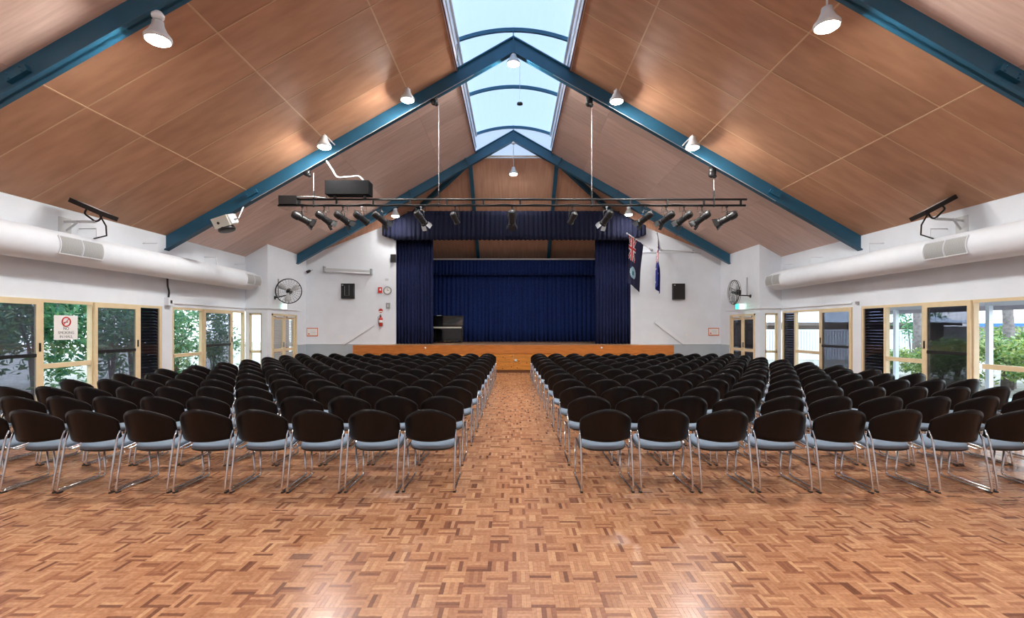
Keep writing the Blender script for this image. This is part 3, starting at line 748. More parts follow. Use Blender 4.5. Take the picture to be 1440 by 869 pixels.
# ------------------------------------------------------------------ lighting bar and stage spotlights
YT = B2; ZT = P(722, 280.5, YT).z; ZL = P(722, 289, YT).z
XL, XR = P(391, 0, YT).x, P(1050, 0, YT).x
bar = thing('lighting_bar', 'twin-pipe black lighting bar slung across the hall under the middle beam', 'lighting bar', (0, YT, ZT))
MB().tube([(XL + .12, YT, ZT), (XR, YT, ZT)], .027, 10).build('top_pipe', M['dark'], bar, True)
MB().tube([(XL, YT, ZL), (XR - .03, YT, ZL)], .027, 10).build('bottom_pipe', M['dark'], bar, True)
b = MB()
for k in range(13):
    x = XL + .55 + k * (XR - XL - .7) / 12; b.box(x - .02, x + .02, YT - .02, YT + .02, ZL, ZT)
b.build('spacers', M['dark'], bar)
MB().box(XL + .05, XL + .50, YT - .09, YT + .06, ZL + .02, ZT + .08).build('junction_box', M['black'], bar)
MB().tube([(XL + .45, YT - .05, ZT + .05), (XL + .9, YT - .04, ZT + .06), (XL + 1.25, YT - .05, ZT + .02), (P(460, 270, YT).x, YT - .03, ZT + .26)], .02, 6).build('cable', M['grey'], bar, True)
pts = [Vector((XL + .5 + i * .25, YT - .035, ZL + .03 - .03 * abs(math.sin(i * .9)))) for i in range(42)]
MB().tube(pts, .011, 5).build('cable', M['rubber'], bar, True)
b = MB()
for (px, py, pw) in ((441, 243, 433), (617, 143, 612), (832, 145, 830), (1004, 245, 1003)):
    x = P(px, 0, YT).x; zt_ = P(0, py, YT).z
    MB().tube([(x, YT, ZT), (x, YT, zt_)], .006, 6).build('hanging_cable', M['lightgrey'], bar)
    MB().tube([(x, YT, ZL - .04), (x, YT, ZT + .22)], .022, 8).build('turnbuckle', M['dark'], bar)
    b = MB(); xw = P(pw, 0, YT).x
    b.lathe((xw - .03, YT - .05, zt_), (0, 1, 0), [(0, .03), (.01, .085), (.03, .085), (.05, .06), (.07, .085), (.09, .085), (.1, .03)], 14)
    b.box(xw - .10, xw + .06, YT - .03, YT + .03, zt_, zb(abs(xw)) + .01); b.lathe((xw + .03, YT - .04, zt_ - .06), (0, 1, 0), [(0, .02), (.01, .05), (.07, .05), (.08, .02)], 12)
    b.build('pulley', M['dark'], bar, True)

o = thing('dimmer_box', 'long black metal box standing on the left part of the lighting bar', 'box', (P(491, 0, YT).x, YT, ZT + .13))
xa, xb = P(460, 0, YT).x, P(521, 0, YT).x
MB().box(xa, xb, YT - .16, YT + .2, ZT + .10, P(0, 256, YT).z).build('case', M['boxblack'], o)
b = MB()
for x in (xa + .2, xb - .14): b.box(x - .03, x + .03, YT - .03, YT + .03, ZT + .0275, ZT + .10)
b.build('foot', M['black'], o)
MB().tube(rounded([P(459, 226, YT - .15), P(467, 238, YT - .15), P(474, 250, YT - .15), P(498, 248, YT - .1), P(505, 247, YT - .05), P(513, 256, YT)], .08), .02, 8).build('hose', M['white_gloss'], o, True)

SPOTS = [425, 456, 482, 509, 535, 592, 640, 720, 805, 853, 907, 937, 962, 987, 1022]
ORD = ['first', 'second', 'third', 'fourth', 'fifth', 'sixth', 'seventh', 'eighth', 'ninth', 'tenth', 'eleventh', 'twelfth', 'thirteenth', 'fourteenth', 'fifteenth']
for i, px in enumerate(SPOTS):
    x = P(px, 0, YT).x; big = .85 if i in (6, 8) else 1.0
    if i in (0, 14): big = 1.12
    s = -1 if px > 722 else 1
    if i == 7: d = Vector((0, .75, -.65))
    elif i in (5, 9): d = Vector((s * .42, .62, -.62))
    elif i in (6, 8): d = Vector((s * .25, .75, -.5))
    else: d = Vector((s * .78, .45, -.42)) if i in (0, 14) else Vector((s * .62, .58, -.50))
    d.normalize(); c = Vector((x, YT, ZL - .33)); t = thing('stage_spotlight', 'black stage spotlight on the lighting bar, %s from its left end' % ORD[i], 'spotlight', (x, YT, ZL), 'stage spotlights on the lighting bar')
    L = .17 * big; r = .095 * big; o0 = c - d * L
    bd = MB().lathe(o0, d, [(-.07 * big, .03), (-.055 * big, r * .75), (-.02 * big, r * .95), (0, r), (.10 * big, r), (.11 * big, r * .84), (.30 * big, r * .84), (.305 * big, r * .98), (.36 * big, r * .98), (.362 * big, r * .8), (.33 * big, r * .78)], 18)
    smooth_by_angle(bd.build('body', M['dark'], t), 35)
    MB().lathe(o0 + d * .335 * big, d, [(0, r * .75), (.008, r * .7)], 16).build('lens', M['glassdark'], t)
    side = d.cross(Vector((0, 0, 1))).normalized(); top = Vector((x, YT, ZL - .115))
    yk = [c + side * (r + .012), c + side * (r + .018) + Vector((0, 0, .13)), top + side * .06, top - side * .06, c - side * (r + .018) + Vector((0, 0, .13)), c - side * (r + .012)]
    MB().tube(rounded(yk, .03, 3), .009, 6).build('yoke', M['dark'], t)
    b = MB().box(x - .022, x + .022, YT - .035, YT + .035, ZL - .05, ZL - .0275); b.tube([(x, YT, ZL - .04), (x, YT, ZL - .125)], .012, 8)
    b.build('clamp', M['lightgrey'] if i in (3, 5, 9) else M['dark'], t)
    if i not in (3, 6, 8):
        b = MB(); e = o0 + d * .36 * big; uv = side.cross(d).normalized()
        for (a, q) in ((side, uv), (-side, uv), (uv, side), (-uv, side)):
            b.obox(e + a * r * 1.15 + d * .05, a * .025 + d * .055, q * r * .75, (a * .055 - d * .025).normalized() * .003)
        b.build('barn_doors', M['grey'] if i in (5, 9) else M['dark'], t)
    b = MB().tube([o0 - d * .06, o0 - d * .09 + Vector((0, .02, .05)), Vector((x + s * .12, YT + .03, ZL - .16)), Vector((x + s * .10, YT + .02, ZL - .02))], .006, 5)
    b.build('power_cable', M['rubber'], t, True)

# cream boxy light under the left of the middle beam
c = P(317, 314, B2 - .1); t = thing('box_spotlight', 'cream boxy spotlight slung under the left part of the middle beam', 'spotlight', c)
ax = Vector((.92, -.05, .28)).normalized(); ay = Vector((.1, 1, .35)).normalized(); ay = (ay - ax * ay.dot(ax)).normalized(); az = ax.cross(ay)
MB().obox(c + az * .05, ax * .20, ay * .20, az * .13).build('case', M['creambox'], t)
MB().obox(c + ax * .22 + az * .05, ax * .03, ay * .17, az * .11).build('end_cap', M['white_gloss'], t)
MB().lathe(c - az * .06 - ax * .02, -az - ay * .3, [(0, .17), (.10, .2), (.13, .19), (.14, .15)], 20).build('lens_hood', M['dark'], t, True)
MB().lathe(c - ay * .2 + az * .04 - ax * .06, -ay, [(0, .035), (.012, .03)], 12).build('knob', M['black'], t)
MB().tube([c + ax * .24 + az * .02, c + ax * .36 + az * .02, c + Vector((.40, .1, zb(abs(c.x) - .4) - c.z + .02))], .02, 6).build('bracket_arm', M['steel'], t)
MB().tube([c - ax * .22, c - ax * .30, c + Vector((-.32, .1, zb(abs(c.x) + .3) - c.z + .02))], .025, 6).build('bracket_arm', M['dark'], t)

# uplighting floods on white wall arms above the ducts
for s, px, py, nm in ((-1, 132, 295, 'left'), (1, 1312, 293, 'right')):
    Yu = 9.5; c = P(px, py, Yu); t = thing('wall_floodlight', 'flat black floodlight tilted toward the ceiling on a white arm above the %s-hand duct' % nm, 'floodlight', c, 'flat black floodlights above the ducts')
    ax = Vector((.9, .0, -.39 if s < 0 else .48)).normalized(); ay = (c - Vector((0, 0, H - .55))).normalized(); ay = (ay - ax * ay.dot(ax)).normalized(); az = ax.cross(ay); az = az if az.z > 0 else -az
    MB().obox(c, ax * .34, ay * .20, az * .042).build('case', M['black'], t)
    MB().obox(c + az * .034, ax * .22, ay * .15, az * .012).build('glass_front', M['lightgrey'], t)
    b = MB(); base = c - Vector((0, 0, .22)) + ax * .04
    b.tube(rounded([c - ax * .13 - az * .03, c - ax * .14 - az * .14, base, c + ax * .20 - az * .12, c + ax * .18 - az * .03], .05, 3), .018, 6)
    b.build('bracket', M['black'], t)
    wz = c.z - .28
    b = MB().tube([base, Vector((s * W, base.y + .05, wz + .06))], .026, 8); b.tube([base - Vector((s * -.35, 0, 0)), Vector((s * W, base.y + .1, wz - .12))], .02, 8)
    b.box(s * W, s * (W - .02), base.y - .06, base.y + .2, wz - .2, wz + .14)
    b.build('wall_arm', M['lightgrey'], t)
    q = c + ax * (.15 * (1 if s < 0 else -1)) - az * .05
    MB().tube([q, q + Vector((-s * .08, .05, -.2)), q + Vector((-s * .05, .1, -.38)), Vector((s * 8.36, q.y + .22, 3.415))], .014, 6).build('cable', M['rubber'], t, True)

# ------------------------------------------------------------------ wall fans and exit signs
def fan(s, c, face, mount, label):
    t = thing('wall_fan', label, 'fan', c, 'black wall fans over the exit doors'); c = Vector(c); f = Vector(face).normalized(); r = .41
    u = f.cross(Vector((0, 0, 1))).normalized(); v = u.cross(f)
    ring = lambda rr, k, n=36: [c + f * k + (u * math.cos(2 * math.pi * i / n) + v * math.sin(2 * math.pi * i / n)) * rr for i in range(n)]
    b = MB().tube(ring(r, 0), .014, 6, True); b.tube(ring(r * .985, .05), .006, 5, True); b.tube(ring(r * .985, -.06), .006, 5, True)
    b.build('guard_ring', M['dark'], t, True)
    b = MB()
    for k in (.25, .42, .58, .74, .88): b.tube(ring(r * k, .07 + .03 * (1 - k)), .0035, 4, True)
    for i in range(24):
        a = 2 * math.pi * i / 24; q = u * math.cos(a) + v * math.sin(a)
        b.tube([c + f * .095 + q * .06, c + f * .075 + q * r * .7, c + q * r], .003, 4); b.tube([c - f * .09 + q * .08, c - f * .07 + q * r * .7, c + q * r], .003, 4)
    b.build('guard_wires', M['grey'], t)
    MB().lathe(c - f * .22, f, [(0, .05), (.02, .095), (.16, .095), (.2, .05), (.29, .045), (.31, .02)], 18).build('motor', M['black'], t, True)
    for i in range(3):
        a0 = math.radians(35 + 120 * i); b = MB(); vs_ = []
        for k in range(6):
            rr = .06 + (r * .88 - .06) * k / 5; wd = math.radians(13 + 9 * math.sin(math.pi * k / 5))
            for sg in (-1, 1):
                a = a0 + sg * wd; vs_.append(c + f * (.02 + sg * .028) + (u * math.cos(a) + v * math.sin(a)) * rr)
        fs = [(2 * k, 2 * k + 1, 2 * k + 3, 2 * k + 2) for k in range(5)]
        b.add(vs_, fs); o = b.build('blade', M['grey'] if s > 0 else M['lightgrey'], t, True); o.modifiers.new('thickness', 'SOLIDIFY').thickness = .004
    for a in (math.radians(28), math.radians(150), math.radians(270)):
        q = u * math.cos(a) + v * math.sin(a)
        MB().tube([c - f * .1, c - f * .10 + q * r * .6, c + q * r], .014, 6).build('guard_arm', M['dark'], t)
    m = Vector(mount); k = Vector((m.x - s * .12, m.y, m.z + .02))
    b = MB().tube([c - f * .2, c - f * .2 + Vector((0, 0, -.10)), k, m], .022, 8); b.lathe(m, (-s, 0, 0), [(0, .06), (.02, .06), (.025, .03)], 14)
    b.build('wall_arm', M['dark'], t, True)
    MB().tube([k, k + Vector((0, 0, .62))], .022, 8).build('post', M['grey'], t)
fan(-1, (-7.52, 16.32, 2.87), (.25, -1, 0), (-X1, 16.52, 2.66), 'black caged wall fan facing the camera over the left-hand exit door')
fan(1, (7.46, 16.5, 2.84), (-1, .02, 0), (X1, 16.62, 2.72), 'black caged wall fan turned sideways over the right-hand exit door')
for s, px in ((-1, 398), (1, 1040)):
    Y = 17.1; c = P(px, 431, Y); c.x = s * 7.72; t = thing('exit_sign', 'green lit running-man exit sign under the %s fan' % ('left-hand' if s < 0 else 'right-hand'), 'exit sign', c, 'green exit signs')
    cx = (px - VX) * Y / F
    MB().box(cx - .15, cx + .15, Y, Y + .05, c.z - .10, c.z + .10).build('light_box', M['lightgrey'], t)
    MB().box(cx - .14, cx - .02, Y - .006, Y, c.z - .09, c.z + .09).build('green_panel', M['exitgreen'], t)
    MB().box(cx - .02, cx + .14, Y - .006, Y, c.z - .09, c.z + .09).build('white_panel', M['exitwhite'], t)
    b = MB(); mx_ = cx + .045; yy = Y - .010                # running man
    b.lathe((mx_ + .01, yy + .004, c.z + .062), (0, -1, 0), [(0, .014), (.004, .014)], 10)
    for (a, d_) in (((0, .045), (-.012, -.005)), ((-.012, -.005), (.03, -.03)), ((.03, -.03), (.022, -.075)), ((-.012, -.005), (-.03, -.045)), ((-.03, -.045), (-.06, -.05)), ((0, .04), (.035, .015)), ((0, .04), (-.035, .02))):
        b.tube([(mx_ + a[0], yy, c.z + a[1]), (mx_ + d_[0], yy, c.z + d_[1])], .008, 5)
    b.build('running_figure', M['exitgreen'], t)
    b = MB().box(cx - .03, cx + .03, Y + .02, Y + .03, c.z + .10, 2.84) if False else MB().tube([(cx, Y + .03, c.z), (s * X1, Y + .03, c.z)], .02, 8)
    b.build('wall_arm', M['lightgrey'], t)

# ------------------------------------------------------------------ things on the stage wall
YW = YB - .001
def onwall(px0, py0, px1, py1, Y=YW): return P(px0, py1, Y).x, P(px1, py0, Y).x, P(px0, py1, Y).z, P(px1, py0, Y).z
for (a, lb) in (((481, 399, 499, 420), 'square black wall speaker left of the stage'), ((945, 399, 962, 421), 'square black wall speaker right of the stage, below the flags')):
    x0, x1, z0, z1 = onwall(*a); t = thing('wall_speaker', lb, 'speaker', ((x0 + x1) / 2, YW, z0), 'black wall speakers')
    MB().box(x0, x1, YW - .12, YW, z0, z1).build('cabinet', M['black'], t); MB().box(x0 + .02, x1 - .02, YW - .135, YW - .12, z0 + .02, z1 - .02).build('grille', M['dark'], t)
    MB().box(x0 + .04, x0 + .09, YW - .139, YW - .135, z1 - .08, z1 - .05).build('badge', M['lightgrey'], t)
    if a[0] < 700:
        MB().tube([(x0 + .15, YW - .137, z1 - .1), (x0 + .15, YW - .137, z0 + .12), (x0 + .32, YW - .137, z0 + .12), (x0 + .32, YW - .137, z1 - .06)], .006, 5).build('trim_line', M['grey'], t)
x0, x1, z0, z1 = onwall(550, 358, 557, 369); o = MB().box(x0, x1 + .0, YW - .1, YW, z0, z1).build('sensor_box', M['black'], None, org=(x0, YW, z0)); tag(o, 'small black box high beside the left navy curtain', 'box')
# clock
c = P(545, 408.5, YW); t = thing('wall_clock', 'small round wall clock with grey rim left of the stage', 'clock', c)
MB().lathe(c, (0, -1, 0), [(0, .165), (.03, .165), (.045, .15), (.046, .125), (.03, .12)], 24).build('rim', M['grey'], t, True)
MB().lathe(c - Vector((0, .025, 0)), (0, -1, 0), [(0, .13), (.006, .13)], 24).build('face', M['paper'], t)
MB().tube([c - Vector((0, .034, 0)), c - Vector((-.0, .034, -.08))], .006, 5).build('hand', M['ink'], t); MB().tube([c - Vector((0, .034, 0)), c - Vector((-.06, .034, 0))], .007, 5).build('hand', M['ink'], t)
x0, x1, z0, z1 = onwall(532, 404, 537.5, 412); t = thing('fire_alarm_point', 'red fire alarm box beside the wall clock', 'alarm', (x0, YW, z0)); MB().box(x0, x1, YW - .05, YW, z0, z1).build('case', M['red'], t); MB().box(x0 + .06, x1 - .03, YW - .055, YW - .05, z0 + .09, z1 - .05).build('window', M['paper'], t)
x0, x1, z0, z1 = onwall(543, 426, 548.5, 434); t = thing('switch_plate', 'dark grey switch plate below the wall clock', 'switch', (x0, YW, z0)); MB().box(x0, x1, YW - .03, YW, z0, z1).build('plate', M['grey'], t); MB().box(x0 + .05, x1 - .05, YW - .04, YW - .03, z0 + .06, z1 - .06).build('rocker', M['lightgrey'], t)
c = P(535.5, 437, YW); t = thing('extinguisher_sign', 'small round red fire sign above the extinguisher', 'sign', c); MB().lathe(c, (0, -1, 0), [(0, .085), (.006, .085)], 18).build('disc', M['red'], t); MB().box(c.x - .07, c.x + .07, YW - .011, YW - .0065, c.z - .055, c.z - .01).build('band', M['paper'], t)
c = P(535.5, 459, YW - .1); t = thing('fire_extinguisher', 'red fire extinguisher hanging on the wall left of the stage', 'extinguisher', c)
MB().lathe(c, (0, 0, 1), [(0, .05), (.01, .075), (.30, .075), (.35, .05), (.37, .025), (.39, .025)], 18).build('cylinder', M['red'], t, True)
MB().lathe(c + Vector((0, 0, .14)), (0, 0, 1), [(0, .0765), (.10, .0765)], 18).build('label_band', M['paper'], t, True)
b = MB().box(c.x - .02, c.x + .02, c.y - .03, c.y + .03, c.z + .39, c.z + .42); b.obox(c + Vector((.0, -.06, .44)), (.012, 0, 0), (0, .07, .015), (0, 0, .008)); b.build('valve', M['black'], t)
MB().tube([c + Vector((-.02, 0, .41)), c + Vector((-.10, -.01, .36)), c + Vector((-.09, -.02, .2)), c + Vector((-.08, -.02, .08))], .01, 6).build('hose', M['rubber'], t, True)
MB().box(c.x - .04, c.x + .04, c.y + .06, YW, c.z + .1, c.z + .3).build('wall_bracket', M['grey'], t)
for s, a in ((-1, (431.5, 461, 447, 473)), (1, (996, 461, 1011, 472))):
    x0, x1, z0, z1 = onwall(*a); t = thing('evacuation_board', 'small white board with orange-red border, low on the %s of the stage wall' % ('left' if s < 0 else 'right'), 'sign', (x0, YW, z0), 'evacuation plan boards')
    MB().box(x0, x1, YW - .012, YW, z0, z1).build('border', M['orange'], t); MB().box(x0 + .022, x1 - .022, YW - .016, YW - .012, z0 + .04, z1 - .03).build('sheet', M['paper'], t)
    MB().box(x0 + .05, x0 + .12, YW - .019, YW - .016, z0 + .07, z0 + .12).build('print_block', M['orange'], t)
    b = MB()
    for k in range(3): b.box(x0 + .15, x1 - .08, YW - .018, YW - .016, z0 + .10 + k * .05, z0 + .105 + k * .05)
    b.build('print_lines', M['inkgrey'], t)
# fluorescent batten, tilted
p0, p1 = P(456, 379, YW - .08), P(522, 382.5, YW - .08); t = thing('wall_batten_light', 'long grey tube light fitting high on the wall left of the stage', 'light', (p0 + p1) / 2)
dv = p1 - p0; MB().obox((p0 + p1) / 2, dv / 2, (0, .05, 0), Vector((0, 0, .06))).build('channel', M['lightgrey'], t); MB().tube([p0 + Vector((.05, -.06, -.07)), p1 + Vector((-.05, -.06, -.07))], .025, 8).build('tube', M['white_gloss'], t, True)
for q in (p0, p1): MB().box(q.x - .03, q.x + .03, YW - .16, YW, q.z - .10, q.z + .12).build('end_bracket', M['grey'], t)
c = P(435, 381, YW - .1); t = thing('wall_spot', 'tiny dark spot lamp high in the left corner of the stage wall', 'lamp', c); MB().lathe(c, (-.8, -.3, -.5), [(-.05, .03), (0, .05), (.12, .055)], 12).build('shade', M['dark'], t, True); MB().tube([c, (c.x + .1, YW, c.z + .05)], .015, 6).build('arm', M['grey'], t)
for (px, py, lb) in ((544, 393, 'tiny grey wall sensor above the clock'), (480, 473, 'small white power outlet low on the wall left of the stage'), (965, 471, 'small white power outlet low on the wall right of the stage')):
    c = P(px, py, YW); o = MB().box(c.x - .06, c.x + .06, YW - .015, YW, c.z - .04, c.z + .04).build('wall_outlet', M['lightgrey' if py < 400 else 'paper'], None, org=c); tag(o, lb, 'outlet')
# stair handrails
for s, a, b_ in ((-1, (483, 483), (525, 456)), (1, (962, 483), (921, 452))):
    p0, p1 = P(*a, YW - .08), P(*b_, YW - .08); t = thing('handrail', 'white sloping handrail on the wall %s of the stage' % ('left' if s < 0 else 'right'), 'handrail', p0, 'white stair handrails')
    dv = p1 - p0; nn = dv.cross(Vector((0, 1, 0))).normalized(); MB().obox((p0 + p1) / 2, dv / 2, (0, .022, 0), nn * .06).build('rail', M['white_gloss'], t)
    for k in (.12, .88):
        q = p0 + dv * k; MB().tube([q, (q.x, YW, q.z - .06)], .012, 6).build('bracket', M['lightgrey'], t)
# junction box on the left pier
c = P(245, 424, 12.4); c.x = -W; t = thing('junction_box', 'white junction box with dark cable on the left-hand pier below the duct', 'box', c)
MB().box(-W, -W + .12, 12.30, 12.50, c.z - .10, c.z + .10).build('case', M['white_gloss'], t); MB().box(-W + .12, -W + .13, 12.36, 12.42, c.z - .05, c.z + .03).build('switch', M['ink'], t)
MB().tube(rounded([(-W + .03, 12.42, c.z + .09), (-W + .06, 12.40, c.z + .25), (-W + .05, 12.36, c.z + .38), (-W + .04, 12.36, 2.96)], .05), .022, 6).build('cable', M['dark'], t, True)
c = P(1204, 431, 12.5); o = MB().box(W - .05, W, 12.42, 12.50, 2.24, 2.31).build('wall_sensor', M['grey'], None, org=(W, 12.46, 2.24)); tag(o, 'tiny grey sensor on the right-hand pier below the duct', 'sensor')

# no smoking sign on the glass
sg = thing('no_smoking_sign', 'white NO SMOKING IN HALL sign on the left-hand window glass', 'sign', (-W - .03, 9.65, 1.64))
SY0, SY1, SZ0, SZ1 = 9.40, 9.91, 1.405, 1.885; xs_ = -W - .046
MB().box(xs_, xs_ + .004, SY0, SY1, SZ0, SZ1).build('board', M['paper'], sg)
cy = (SY0 + SY1) / 2; cz_ = SZ1 - .125
ringp = [(xs_ + .007, cy + .088 * math.cos(2 * math.pi * k / 32), cz_ + .088 * math.sin(2 * math.pi * k / 32)) for k in range(32)]
b = MB().tube(ringp, .012, 6, True); b.tube([(xs_ + .007, cy + .06, cz_ + .06), (xs_ + .007, cy - .06, cz_ - .06)], .009, 6); b.build('red_ring', M['red'], sg)
b = MB().box(xs_ + .004, xs_ + .006, cy - .055, cy + .03, cz_ - .02, cz_ - .004); b.tube([(xs_ + .006, cy + .035, cz_ - .01), (xs_ + .006, cy + .02, cz_ + .02), (xs_ + .006, cy + .045, cz_ + .045)], .005, 5); b.build('cigarette', M['ink'], sg)
for (txt, z, sz) in (('NO', SZ1 - .285, .078), ('SMOKING', SZ1 - .365, .078), ('IN HALL', SZ1 - .445, .078)):
    cu = bpy.data.curves.new('lettering', 'FONT'); cu.body = txt; cu.size = sz; cu.align_x = 'CENTER'; cu.extrude = .0008; cu.materials.append(M['inkgrey'])
    tmp = bpy.data.objects.new('lettering', cu); me = bpy.data.meshes.new_from_object(tmp); bpy.data.objects.remove(tmp)
    o = bpy.data.objects.new('lettering', me); COL.objects.link(o); o.parent = sg
    o.location = Vector((xs_ + .0055, cy, z)) - sg.location; o.rotation_euler = (math.pi / 2, 0, math.pi / 2)

# ------------------------------------------------------------------ flags
def jack(h, v):
    """material index in the union canton; h, v in 0..1"""
    x, y = (h - .5) * 2, (v - .5)
    if abs(y) < .10 or abs(x) < .10: return 1
    if abs(y) < .17 or abs(x) < .17: return 2
    for sg_ in (-1, 1):
        dd = abs(y - sg_ * x * .5) * .9
        if dd < .05: return 1
        if dd < .13: return 2
    return 0
def star(x, y, r):
    a = math.atan2(x, y); d = math.hypot(x, y); k = 7; m = (a / (2 * math.pi / k)) % 1; m = abs(m - .5) * 2
    return d < r * (.42 + .58 * m)
def flag(name, label, base, tip, fn, mats, nu, nv, posfn):
    t = thing(name, label, 'flag', base); b = MB(); vs_ = []
    for j in range(nv + 1):
        for i in range(nu + 1): vs_.append(posfn(i / nu, j / nv))
    for j in range(nv):
        for i in range(nu):
            k = j * (nu + 1) + i; b.add([vs_[k], vs_[k + 1], vs_[k + nu + 2], vs_[k + nu + 1]], [(0, 1, 2, 3)], fn((i + .5) / nu, (j + .5) / nv))
    o = b.build('cloth', mats, t, False, recalc=False)
    bm = bmesh.new(); bm.from_mesh(o.data); bmesh.ops.remove_doubles(bm, verts=bm.verts, dist=1e-5); bm.to_mesh(o.data); bm.free(); o.data.shade_smooth()
    b_, t_ = Vector(base), Vector(tip); MB().tube([b_, t_ + (t_ - b_).normalized() * .08], .016, 8).build('pole', M['white_gloss'], t)
    MB().lathe(t_ + (t_ - b_).normalized() * .07, t_ - b_, [(0, .012), (.02, .03), (.05, .03), (.08, .005)], 10).build('finial', M['lightgrey'], t, True)
    MB().lathe(b_, t_ - b_, [(-.03, .05), (.02, .05), (.03, .03), (.14, .03)], 12).build('socket', M['lightgrey'], t, True)
    return t
base1 = P(916, 351, YB - .02); tip1 = P(884.5, 330, 18.25)
q0, q1 = tip1, base1 + (tip1 - base1) * .36
def pos1(u, v):
    p = q0 + (q1 - q0) * u; ln = 1.76 + .08 * u
    x = p.x + v * (-.045 + -.13 * u) + .03 * math.sin(5 * v + 3 * u) * v
    return Vector((x, p.y + .05 * math.sin(7 * u + 2 * v) * v + .02 * math.sin(14 * u), p.z - ln * v))
def fn1(u, v):
    if u < .5 and v < .5: return jack(v / .5, 1 - u / .5)
    x, y = (u - .42) / .22, (v - .72) / .12
    if x * x + y * y < 1: return 4 if (abs(x) < .3 and abs(y - .1) < .35) else 3
    return 0
flag('state_flag', 'navy flag with union canton and pale blue disc badge, nearer the curtain', base1, tip1, fn1, [M['flagblue'], M['flagred'], M['flagwhite'], M['flagbadge'], M['flagteal']], 30, 60, pos1)
base2 = P(929, 351, YB - .02); tip2 = P(924.5, 330, 18.05)
def pos2(u, v):
    p = tip2 + (base2 + (tip2 - base2) * .3 - tip2) * u; ln = 1.78 - .25 * (1 - u) * 0
    cx = P(923.5, 0, 18.4).x; wd = .03 + .10 * min(1, v * 1.6)
    zz = p.z - ln * v - .12 * u
    x = cx + (u - .5) * wd * 1.2 + .5 * wd * math.sin(9 * u + .6) - .03 * v
    y = 18.2 + (p.y - 18.2) * (1 - .75 * min(1, v * 2)) + .10 * math.cos(9 * u + .6) * min(1, v * 2)
    k = min(1, v * 3); return Vector((p.x * (1 - k) + x * k, p.y * (1 - k) + y * k, zz))
def fn2(u, v):
    if u < .5 and v < .5: return jack(v / .5, 1 - u / .5)
    for (a, c_, r) in ((.75, .25, .14), (.5, .75, .06), (.2, .75, .06), (.4, .62, .055), (.45, .88, .055)):
        if star((u - a), (v - c_) * 2, r): return 2
    return 0
flag('national_flag', 'blue flag with white stars and union canton hanging furled on its pole', base2, tip2, fn2, [M['flagblue2'], M['flagred'], M['flagwhite']], 30, 60, pos2)
t = thing('wall_rod', 'thin bent white rod on the wall right of the flags', 'rod', P(928, 350, YB - .3))
MB().tube([P(928, 350, YB - .3), P(932, 351.5, YB - .1), P(974, 354, YB - .08), P(986, 356, YB - .02)], .02, 6).build('rod', M['lightgrey'], t)
MB().box(P(974, 0, YB).x - .03, P(974, 0, YB).x + .03, YB - .08, YB, P(974, 354, YB).z - .05, P(974, 354, YB).z + .05).build('bracket', M['lightgrey'], t)

